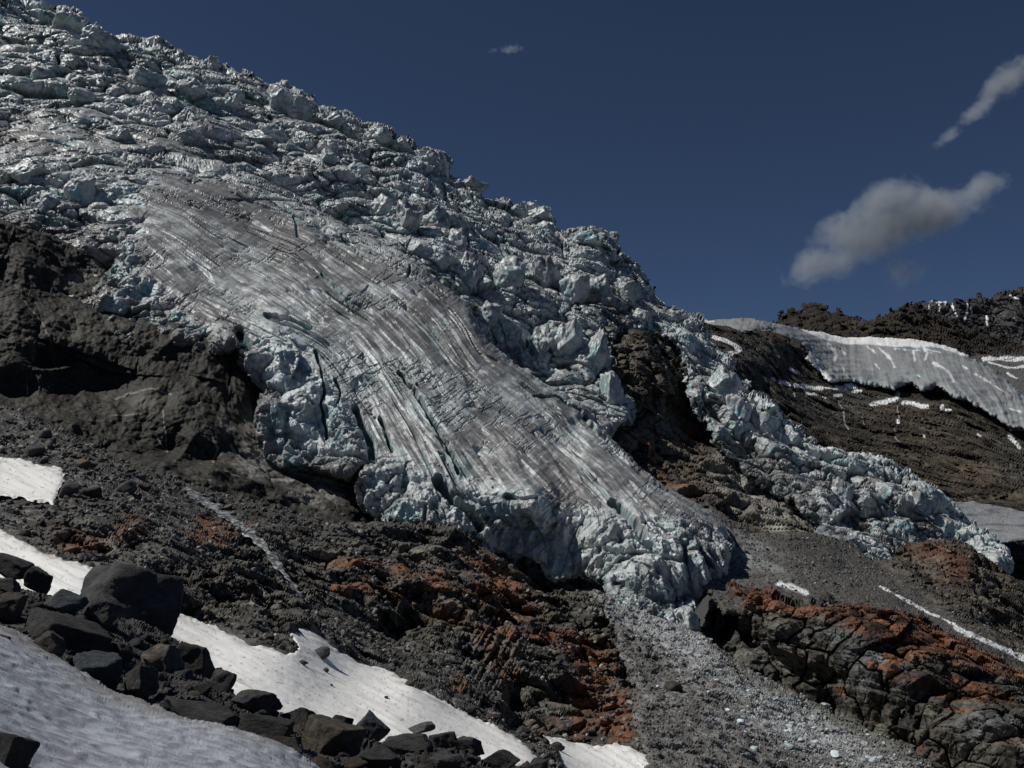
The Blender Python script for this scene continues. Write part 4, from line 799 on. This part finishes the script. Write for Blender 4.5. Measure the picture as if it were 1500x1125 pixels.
# named foreground boulders: px, py, width px, height px, roll deg, depth shift (m), material, seed, label
FB = [
 (186, 882, 158, 106, 3, 0.5, M_dark, 3, 'largest dark grey boulder on the rib, smooth flat top, undercut right side'),
 (92, 925, 165, 58, 20, 0.0, M_dark, 5, 'long low dark slab lying below and left of the largest boulder'),
 (95, 885, 72, 50, 10, 0.0, M_blue, 7, 'grey angular boulder tucked against the left flank of the largest boulder'),
 (152, 893, 52, 60, 40, -1.0, M_dark, 8, 'tilted dark block leaning on the lower front of the largest boulder'),
 (14, 886, 50, 48, 0, -0.5, M_brown, 11, 'brownish flat-topped boulder at the left picture edge above the snow'),
 (20, 832, 60, 40, 15, 0.4, M_dark, 13, 'dark wedge boulder on top of the rib at the far left'),
 (58, 850, 44, 38, 30, 0.6, M_dark, 14, 'dark jagged boulder beside the snow strip left of the largest boulder'),
 (8, 858, 40, 26, 5, 0.0, M_dark, 17, 'small dark boulder under the far-left wedge'),
 (78, 946, 58, 40, 25, -1.2, M_brown, 19, 'brown angular boulder at the edge of the foreground snow, left of the blue-grey one'),
 (138, 980, 96, 58, 12, -0.6, M_blue, 21, 'blue-grey rounded boulder half sunk at the edge of the foreground snow'),
 (206, 1004, 54, 62, 4, -0.5, M_dark, 23, 'upright square dark block right of the blue-grey boulder'),
 (178, 958, 46, 34, 30, -0.4, M_brown, 25, 'small brown rock above the blue-grey boulder'),
 (238, 968, 74, 70, 15, 0.0, M_pink, 27, 'boulder with a pale beige patch on its face, below the largest boulder'),
 (286, 972, 62, 74, -10, 0.3, M_brown, 29, 'rounded brown-grey boulder touching the bright snow patch'),
 (322, 1002, 42, 52, 30, 0.2, M_dark, 31, 'pointed slanting dark block right of the rounded brown boulder'),
 (300, 1008, 36, 30, 0, -0.3, M_dark, 32, 'small dark stone wedged beneath the pointed slanting block'),
 (374, 1030, 84, 46, 12, 0.3, M_dark, 35, 'broad dark boulder with a squared right end beside the bright snow'),
 (300, 1046, 130, 42, 16, -0.6, M_dark, 37, 'long dark layered slab lying along the foreground snow edge'),
 (388, 1066, 92, 46, 10, -0.5, M_dark, 39, 'dark square-cut slab right of the long layered slab'),
 (440, 1056, 60, 42, 18, 0.4, M_dark, 41, 'dark boulder in front of the middle of the bright snow'),
 (484, 1084, 104, 68, 10, -0.3, M_brown, 43, 'large brown-tinted boulder near the bottom edge'),
 (545, 1068, 54, 52, -35, 0.2, M_blue, 45, 'upright grey split block right of the large brown-tinted boulder'),
 (500, 1060, 42, 30, 0, 0.6, M_dark, 46, 'small dark boulder between the brown-tinted boulder and the bright snow'),
 (622, 1066, 46, 17, -8, 0.3, M_pale, 49, 'thin pale grey slab lying on the dark boulders'),
 (598, 1092, 84, 48, 8, 0.0, M_dark, 51, 'wide dark boulder directly under the thin pale slab'),
 (652, 1088, 54, 40, 0, 0.2, M_dark, 53, 'blocky dark boulder right of the wide boulder under the pale slab'),
 (690, 1092, 56, 34, 20, 0.5, M_dark, 55, 'smooth dark rounded boulder against the tip of the bright snow'),
 (734, 1114, 60, 36, 15, 0.3, M_dark, 57, 'low dark boulder at the bottom edge right of the smooth rounded one'),
 (788, 1122, 34, 22, 0, 0.4, M_dark, 59, 'rightmost dark boulder of the rib, cut by the bottom edge'),
 (560, 1112, 80, 40, 5, -0.6, M_dark, 61, 'dark boulder at the bottom edge below the grey split block'),
 (660, 1120, 70, 34, 0, -0.4, M_dark, 62, 'flat dark boulder at the bottom edge below the blocky boulder'),
 (420, 1098, 60, 34, 20, -0.8, M_brown, 63, 'brownish boulder at the snow edge left of the large brown-tinted boulder'),
 (12, 1108, 58, 78, 10, -5.5, M_dark, 65, 'dark boulder poking out of the snow in the bottom left corner'),
 (8, 936, 22, 12, 10, -1.6, M_dark, 67, 'small dark stone lying on the foreground snow at the left edge'),
]
def screen_rock(name, px, py, w, h, rot, dep, mat, seed, label=None, cat=None, group=None, sub=5, deep=.9, **k):
    me = stone_mesh(name, sub, seed, mat, True, **k)
    P = np.array([v.co[:] for v in me.vertices]); ext = P.max(0) - P.min(0)
    sx = w * dep / F / ext[0]; sz = h * dep / F / ext[2]; sy = (sx + sz) * .5 * deep
    o = link(name, me, label=label, cat=cat, group=group)
    p = ray(np.float64(px), np.float64(py)) * dep
    o.location = p; o.scale = (sx, sy, sz); o.rotation_euler = (0, R(rot), 0)
    return o
for (px, py, w, h, rot, ds, mat, seed, lab) in FB:
    d = depth_at(K_CTRL, px, py) + ds - .3
    if seed == 65: d = 8.6
    if seed == 67: d = depth_at(L_CTRL, px, py)
    k_ = 1.04 if seed in (3, 65) else .88
    screen_rock('boulder', px, py, w * k_, h * k_, rot, d, mat, seed, lab, 'boulder', 'boulders on the foreground rib', sub=5, rough=.035, npl=(3 if seed == 3 else 7), soft=.006)

# filler stones on the rib: too many look-alikes to tell apart by name
protos = [stone_mesh('rib_stone', 3, 200 + i, [M_dark, M_dark, M_brown, M_blue, M_dark, M_rust][i % 6], True, rough=.07, npl=9) for i in range(12)]
def rib_line(x): return np.interp(x, [0, 75, 110, 255, 300, 345, 410, 520, 570, 650, 700, 760, 830], [822, 850, 870, 925, 955, 1000, 1030, 1056, 1074, 1082, 1090, 1106, 1126])
def snow_line(x): return np.interp(x, [0, 52, 92, 160, 240, 340, 430, 470, 900], [920, 945, 968, 1010, 1042, 1070, 1106, 1130, 1150])
cnt = 0
rs = np.random.RandomState(5)
while cnt < 240:
    x = rs.uniform(-30, 830); y0, y1 = rib_line(x) + 3, min(snow_line(x) - 2, 1140)
    if y1 <= y0 + 2: continue
    y = rs.uniform(y0, y1); q = on('boulder_rib', x, y)
    if q is None: continue
    s = (8 + 30 * rs.rand() ** 2.4) * 23 / F * .5
    pi_ = rs.randint(12); o = link('rib_stone', protos[pi_], label='small %s stone among the boulders %s' % (['dark', 'dark', 'brown', 'blue-grey', 'dark', 'rust-tinted'][pi_ % 6], 'left of the largest boulder' if x < 110 else 'under the largest boulder' if x < 260 else 'beside the long layered slab' if x < 430 else 'around the large brown-tinted boulder' if x < 580 else 'at the lower right end of the rib'), cat='stone', group='small stones between the boulders')
    o.location = q[0] - np.array([0, 0, .0]); o.scale = (s * rs.uniform(.8, 1.4), s, s * rs.uniform(.6, 1)); o.rotation_euler = rs.uniform(0, 6.28, 3); cnt += 1

# stones of the slopes
smed = {m.name: [stone_mesh('stone', 2, 300 + i * 7 + j, m, False, npl=8, soft=.02) for j in range(5)] for i, m in enumerate((M_pale, M_dark, M_brown, M_rust))}
def put(lay, x, y, wpx, me, name, label, cat, group, rs, flat=.65, sink=.15):
    q = on(lay, x, y)
    if q is None: return None
    dep = q[0] @ np.array([0, CP, SP]); s = wpx * dep / F * .5
    o = link(name, me, label=label, cat=cat, group=group)
    n = q[1]; o.location = q[0] + n * s * (flat - sink) * .6
    o.scale = (s * rs.uniform(.9, 1.35), s * rs.uniform(.8, 1.1), s * rs.uniform(flat * .8, flat * 1.2)); o.rotation_euler = (rs.uniform(-.5, .5), rs.uniform(-.5, .5), rs.uniform(0, 6.28))
    return o
NAMED = [('rocky_slope', 98, 727, 40, 1, 'square grey-brown boulder beside the upper left snow patch'), ('rocky_slope', 135, 730, 36, 1, 'dark boulder just right of the square one by the upper left snow patch'),
         ('rocky_slope', 185, 722, 34, 0, 'pale slabby boulder right of the pair by the upper left snow patch'), ('rocky_slope', 55, 668, 28, 1, 'dark boulder above the upper left snow patch'), ('rocky_slope', 118, 684, 24, 3, 'rusty brown boulder right of the upper left snow patch'),
         ('rocky_slope', 66, 642, 22, 1, 'dark boulder on the grey scree bank below the dark wall'), ('rocky_slope', 210, 718, 22, 2, 'brown boulder beside the upper end of the stream, on its left'),
         ('snow_patch.002', 470, 960, 28, 1, 'grey boulder lying on the bright snow near its upper arm'), ('snow_patch.002', 443, 971, 12, 1, 'small dark stone on the bright snow left of the grey boulder'), ('snow_patch.002', 478, 983, 10, 1, 'small dark stone on the bright snow below the grey boulder'),
         ('snow_patch.002', 486, 1004, 5, 1, 'tiny dark stone alone in the middle of the bright snow'), ('snow_patch.002', 565, 1024, 8, 1, 'little flat stone on the bright snow near its upper edge'),
         ('rocky_slope', 727, 1046, 34, 3, 'rust-streaked boulder above the tip of the bright snow'), ('rocky_slope', 690, 1042, 20, 2, 'brown boulder left of the rust-streaked boulder'), ('rocky_slope', 770, 1070, 24, 1, 'grey boulder below the rust-streaked boulder'), ('rocky_slope', 552, 818, 26, 1, 'dark tent-shaped boulder on the pale slab above the rusty band'),
         ('rocky_slope', 598, 1006, 18, 3, 'rusty boulder at the upper edge of the bright snow'), ('rocky_slope', 395, 805, 14, 0, 'pale stone on the left bank of the stream'), ('rocky_slope', 434, 810, 15, 0, 'roundish pale stone on the right bank of the stream'), ('ice_fan', 985, 1012, 30, 2, 'brown boulder near the upper left of the crushed ice fan'), ('rocky_slope', 815, 1100, 22, 1, 'dark boulder between the bright snow tip and the lowest snow patch')]
ML = [M_pale, M_dark, M_brown, M_rust]
rs = np.random.RandomState(9)
for lay, x, y, w, mi, lab in NAMED:
    q = on(lay, x, y)
    if q is None: print('MISS', lab); continue
    put(lay, x, y, w, stone_mesh('boulder', 3, 900 + int(x), ML[mi], True, rough=.05, npl=7), 'boulder', lab, 'boulder', 'boulders scattered on the slope', rs, flat=.7)
cnt = 0
while cnt < 230:
    x, y = rs.uniform(0, 900), rs.uniform(630, 1120)
    if any(float(polydist(np.array([x]), np.array([y]), s)[0]) > -2 for s in SNOWS) or y > rib_line(min(x, 830)) - 2: continue
    mm = float(blobs(np.array([x]), np.array([y]), ROCKM)[0])
    if rs.rand() < mm * .8: continue
    mi = rs.choice(4, p=[.34, .36, .2, .1])
    wp = 6 + 12 * rs.rand() ** 2
    where = 'near the upper left snow patch' if x < 250 and y < 780 else 'beside the meltwater stream' if x < 470 and y < 900 else 'above the bright snow patch' if x < 640 and y > 890 else 'below the ice snout' if x > 640 and y < 900 else 'between the rusty rock and the crushed ice fan' if x > 780 else 'on the slope around the rusty bands'
    if put('rocky_slope', x, y, wp, smed[ML[mi].name][rs.randint(5)], 'slope_stone', '%s %s stone lying loose %s' % ('larger' if wp > 9 else 'small', ['pale grey', 'dark grey', 'brown', 'rusty'][mi], where), 'stone', 'loose stones on the rocky slope', rs): cnt += 1

def scatter(name, lay, n, test, size, mat, cfun, seed, flat=.7, sub=1, **kw):
    """loose rubble nobody could count: one mesh"""
    rs = np.random.RandomState(seed); protos = [rock_shape(sub, rs, npl=6, soft=0)[0] for _ in range(10)]; Fc0 = ICO[sub][1]
    L = LAY[lay]; gx, gy = L['gx'], L['gy']; k = n * 4
    ix = rs.randint(1, len(gx) - 1, k); iy = rs.randint(1, len(gy) - 1, k); x = gx[ix]; y = gy[iy]
    ok = L['keep'][iy, ix] & (test(x, y) > rs.rand(k)) & (x > -60) & (x < 1560) & (y < 1170)
    ix, iy, x, y = ix[ok][:n], iy[ok][:n], x[ok][:n], y[ok][:n]; m = len(x)
    P = L['G'][iy, ix].astype(float); N = L['N'][iy, ix].astype(float); dep = P @ np.array([0, CP, SP])
    s = size(rs, m, x, y) * dep / F * .5
    Vs, Fs, Cs = [], [], []; nv = len(ICO[sub][0])
    cols = cfun(rs, m, x, y)
    A = rs.normal(size=(m, 3, 3)); Q = np.linalg.qr(A)[0]
    sc = np.stack([rs.uniform(.8, 1.4, m), rs.uniform(.7, 1.1, m), rs.uniform(.5, 1, m)], -1)
    PR = np.array(protos)[rs.randint(10, size=m)]
    V = np.einsum('mij,mvj->mvi', Q, PR * sc[:, None]) * s[:, None, None] + (P + N * (s * .25)[:, None])[:, None]
    Fc = (Fc0[None] + (np.arange(m) * nv)[:, None, None]).reshape(-1, 3)
    return link(name, mesh_np(name, V.reshape(-1, 3), Fc, np.repeat(cols, nv, 0), False, mat), kind='stuff', **kw)
def nosnow(x, y):
    v = np.ones(len(x))
    for s in SNOWS: v *= polydist(x, y, s) < 0
    return v
def scols(rs, m, x, y):
    pal = np.array([[.06, .058, .055], [.10, .098, .09], [.16, .158, .148], [.05, .045, .038], [.09, .06, .04], [.27, .27, .265]]); return pal[rs.choice(6, m, p=[.24, .26, .22, .12, .06, .10])] * rs.uniform(.7, 1.3, (m, 1))
scatter('scree', 'rocky_slope', 15000, lambda x, y: nosnow(x, y) * (1 - .7 * blobs(x, y, ROCKM)) * (.25 + .75 * (y > 640)), lambda rs, m, x, y: 2.4 + 9.5 * rs.rand(m) ** 3.2, M_rock, scols, 21, label='loose grey scree covering the slope below the dark wall', cat='scree')
scatter('moraine_rubble', 'right_moraine', 4000, lambda x, y: .2 + .8 * (y > 800 + (x - 1300) * .5), lambda rs, m, x, y: 1.6 + 5.0 * rs.rand(m) ** 3, M_rock, scols, 22, label='fine grey rubble on the moraine behind the rusty outcrop', cat='rubble')
def icol(rs, m, x, y):
    pal = np.array([[.42, .455, .46], [.27, .28, .28], [.15, .148, .142], [.08, .076, .07]]); w = blobs(x, y, [(940, 900, 60, 22, 25), (1000, 940, 50, 20, 30), (1200, 1080, 120, 34, 28), (1100, 1020, 90, 22, 30, .8)])
    k = (rs.rand(m) + (.45 - w) * .9); return pal[np.clip((k * 3).astype(int), 0, 3)] * rs.uniform(.7, 1.15, (m, 1))
scatter('ice_rubble', 'ice_fan', 6500, lambda x, y: 1.0 + 0 * x, lambda rs, m, x, y: 1.5 + 4.5 * rs.rand(m) ** 3, M_rock, icol, 23, label='crushed ice mixed with grit on the fan below the snout', cat='ice rubble')
scatter('rib_gravel', 'boulder_rib', 3500, lambda x, y: (y < snow_line(x) + 4) * 1.0, lambda rs, m, x, y: 2 + 6 * rs.rand(m) ** 3, M_rock, lambda rs, m, x, y: np.array([[.05, .049, .047]]) * rs.uniform(.5, 1.6, (m, 1)), 24, label='dark gravel between the boulders of the foreground rib', cat='gravel')
# broken ice at the foot of the snout and of the wall
scatter('serac_debris', 'glacier_tongue', 2200, lambda x, y: blobs(x, y, [(880, 850, 60, 20), (940, 890, 60, 30), (600, 720, 70, 40), (660, 760, 50, 20), (520, 650, 30, 50), (190, 520, 60, 10), (300, 520, 50, 8)]), lambda rs, m, x, y: 2 + 6 * rs.rand(m) ** 2.5, M_ice,
        lambda rs, m, x, y: np.array([[.46, .51, .52]]) * rs.uniform(.45, 1.2, (m, 1)), 25, label='heaps of broken ice at the foot of the snout', cat='ice rubble')
scatter('icefall_debris', 'icefall', 4000, lambda x, y: blobs(x, y, [(620, 300, 120, 60), (880, 420, 90, 60), (480, 230, 80, 40), (1220, 760, 90, 40, 40), (780, 440, 80, 60), (900, 620, 20, 20)]) * .9, lambda rs, m, x, y: 2 + 6 * rs.rand(m) ** 2.2, M_ice,
        lambda rs, m, x, y: np.array([[.46, .50, .51]]) * rs.uniform(.4, 1.2, (m, 1)), 26, label='broken ice lying between the towers of the icefall', cat='ice rubble')

# ice blocks one can pick out on the fan
iprot = [stone_mesh('ice_block', 2, 500 + i, M_block, False, npl=7, soft=.02) for i in range(6)]
rs = np.random.RandomState(31); cnt = 0
while cnt < 60:
    x, y = rs.uniform(950, 1400), rs.uniform(930, 1125)
    if float(blobs(np.array([x]), np.array([y]), [(1200, 1080, 130, 34, 28), (1000, 940, 50, 20, 30)])[0]) < rs.rand(): continue
    if put('ice_fan', x, y, 6 + 9 * rs.rand() ** 2, iprot[rs.randint(6)], 'ice_block', 'pale angular ice block lying on the crushed ice fan', 'ice block', 'ice blocks on the crushed ice fan', rs): cnt += 1

# seracs: separate towers and blocks of the icefall, parts of it
SER = [(412, 146, 52, 62, 0), (438, 160, 40, 50, 10), (280, 130, 60, 46, 0), (310, 92, 34, 26, 20), (150, 66, 76, 40, 30), (100, 36, 60, 40, 20), (118, 26, 34, 26, 0), (640, 240, 42, 46, 10), (618, 226, 30, 24, 0), (556, 196, 44, 34, 20), (690, 272, 40, 26, 10), (590, 212, 36, 26, 15), (790, 312, 36, 28, 0),
       (755, 308, 36, 20, 10), (800, 336, 40, 30, 20), (860, 350, 60, 32, 5), (899, 352, 12, 36, 15), (896, 372, 16, 26, 10), (215, 118, 60, 44, 10), (490, 176, 40, 28, 15), (745, 400, 50, 62, 10), (715, 460, 38, 50, -8), (690, 400, 34, 70, 0), (640, 320, 40, 50, 20), (600, 322, 40, 56, 30), (668, 350, 34, 50, 0), (560, 300, 36, 40, 20), (520, 250, 44, 34, 10),
       (480, 232, 40, 40, 0), (340, 150, 44, 30, 10), (380, 200, 60, 28, 10), (240, 160, 56, 26, 5), (60, 110, 50, 26, 10), (20, 100, 40, 24, 0), (120, 140, 54, 30, 10), (800, 400, 44, 60, 0), (840, 420, 40, 60, 10), (880, 420, 40, 50, 0), (920, 430, 36, 40, 10), (940, 460, 40, 30, 0), (830, 500, 44, 80, 0), (870, 520, 36, 80, 5), (790, 500, 36, 60, 0), (895, 570, 30, 70, -5),
       (1060, 560, 36, 70, -10), (1080, 600, 34, 60, 0), (1120, 620, 40, 50, 10), (1160, 640, 34, 36, 10), (1190, 660, 26, 30, 0), (1230, 720, 36, 50, 0), (1265, 740, 34, 50, 10), (1300, 720, 40, 40, 0), (1340, 740, 36, 46, 10), (1380, 770, 32, 50, 0), (1430, 800, 30, 40, 10), (1460, 820, 26, 36, 0), (1255, 795, 22, 40, 0), (1320, 770, 30, 30, 0),
       (45, 250, 50, 50, 0), (120, 280, 50, 60, 20), (70, 300, 40, 30, 0), (180, 200, 50, 30, 5), (280, 200, 60, 30, 10), (450, 190, 40, 26, 10), (990, 460, 34, 22, 10), (1010, 475, 28, 24, 0)]
sprot = []
for i in range(14):
    P, Fc = rock_shape(5, np.random.RandomState(700 + i), npl=12, soft=.02, rough=.10)
    P = P * (1 + .05 * fbm(P, .12, 4, i))[:, None]
    c = ice_color(P * 9.0, P / np.linalg.norm(P, axis=1)[:, None], {}, np.full(len(P), -.02, f4), 300 + i, 1.0)
    sprot.append(mesh_np('serac', P, Fc, c, True, M_ice))
rs = np.random.RandomState(77)
for i, (x, y, w, h, rot) in enumerate(SER):
    q = on('icefall', x, y + h * .25)
    if q is None: print('serac miss', x, y); continue
    dep = q[0] @ np.array([0, CP, SP]); o = link('serac', sprot[i % 14], parent=icefall)
    o.location = ray(np.float64(x), np.float64(y + 3)) * (dep + 3.0)
    s = dep / F * .52
    o.scale = (w * s, (w + h) * .5 * s, h * s); o.rotation_euler = (rs.uniform(-.2, .2), R(rot) + rs.uniform(-.15, .15), rs.uniform(0, 6.28))

# ================================================================== CLOUDS
def cloud_mat(name, dens, sc, seed, thr, ell):
    m = bpy.data.materials.new(name); m.use_nodes = True; n = m.node_tree; n.nodes.clear(); N = n.nodes; L = n.links
    tc = N.new('ShaderNodeTexCoord'); out = N.new('ShaderNodeOutputMaterial'); pv = N.new('ShaderNodeVolumePrincipled')
    pv.inputs['Color'].default_value = (.88, .95, 1, 1); pv.inputs['Anisotropy'].default_value = .1
    no = N.new('ShaderNodeTexNoise'); no.noise_dimensions = '4D'; no.inputs['W'].default_value = seed; no.inputs['Scale'].default_value = sc; no.inputs['Detail'].default_value = 9; no.inputs['Roughness'].default_value = .7; no.inputs['Distortion'].default_value = .3
    L.new(tc.outputs['Object'], no.inputs['Vector'])
    last = None
    for (ex, ez, rx, rz, st) in ell:      # soft lobes in the cloud's own space
        mp = N.new('ShaderNodeMapping'); mp.vector_type = 'POINT'
        mp.inputs['Location'].default_value = (-ex / rx, 0, -ez / rz); mp.inputs['Scale'].default_value = (1 / rx, 1 / .24, 1 / rz)
        L.new(tc.outputs['Object'], mp.inputs['Vector'])
        ln = N.new('ShaderNodeVectorMath'); ln.operation = 'LENGTH'; L.new(mp.outputs[0], ln.inputs[0])
        mr = N.new('ShaderNodeMapRange'); mr.interpolation_type = 'SMOOTHSTEP'; mr.inputs['From Min'].default_value = 1.0; mr.inputs['From Max'].default_value = 0.0; mr.inputs['To Max'].default_value = st
        L.new(ln.outputs['Value'], mr.inputs['Value'])
        if last is None: last = mr.outputs[0]
        else:
            mx = N.new('ShaderNodeMath'); mx.operation = 'MAXIMUM'; L.new(last, mx.inputs[0]); L.new(mr.outputs[0], mx.inputs[1]); last = mx.outputs[0]
    ad = N.new('ShaderNodeMath'); ad.operation = 'MULTIPLY_ADD'; ad.inputs[1].default_value = .42; L.new(last, ad.inputs[0]); L.new(no.outputs['Fac'], ad.inputs[2])
    r = N.new('ShaderNodeMapRange'); r.inputs['From Min'].default_value = thr; r.inputs['From Max'].default_value = thr + .42; r.inputs['To Max'].default_value = dens; L.new(ad.outputs[0], r.inputs['Value'])
    gate = N.new('ShaderNodeMapRange'); gate.inputs['From Max'].default_value = .10; L.new(last, gate.inputs['Value'])
    mu = N.new('ShaderNodeMath'); mu.operation = 'MULTIPLY'; L.new(r.outputs[0], mu.inputs[0]); L.new(gate.outputs[0], mu.inputs[1])
    L.new(mu.outputs[0], pv.inputs['Density']); L.new(pv.outputs[0], out.inputs['Volume'])
    return m
def cloud(px, py, w, h, rot, dens, sc, seed, thr, ell, label):
    D = 5200.0; sx = w * D / F / 2; 
    V, Fc = ICO[3]
    dirs = V.copy(); r = np.zeros(len(V))
    P = np.zeros_like(V)
    # hull: ellipsoid around all the lobes
    P = V * np.array([1.0, .26, h / w])
    mat = cloud_mat('cloud_vapour', dens / sx, sc, seed, thr, ell)
    o = link('cloud', mesh_np('cloud', P, Fc, None, True, mat), label=label, cat='cloud', group='clouds in the sky')
    o.location = ray(np.float64(px), np.float64(py)) * D; o.scale = (sx,) * 3; o.rotation_euler = (0, R(-rot), 0)
cloud(1300, 334, 430, 240, 17, 11.0, 4.6, 3.1, .57, [(-.52, -.12, .42, .18, .75), (-.1, 0, .55, .30, 1), (.35, .02, .5, .24, 1), (.1, .16, .28, .22, .9), (.70, .08, .3, .12, .6), (.0, -.30, .22, .2, .42)], 'large pale cumulus cloud low in the sky right of the ice ridge')
cloud(1445, 148, 260, 120, 38, 7.5, 5.5, 8.4, .62, [(.35, .05, .6, .26, 1), (-.15, -.02, .5, .16, .8), (-.6, -.05, .3, .14, .75)], 'thin torn cloud at the upper right edge of the sky')
cloud(742, 73, 90, 40, 4, 4.0, 5.0, 5.4, .64, [(.15, .02, .6, .25, .9), (-.4, 0, .4, .16, .6)], 'tiny faint wisp of cloud high in the middle of the sky')
print('verts', sum(len(o.data.vertices) for o in bpy.data.objects if o.type == 'MESH'))
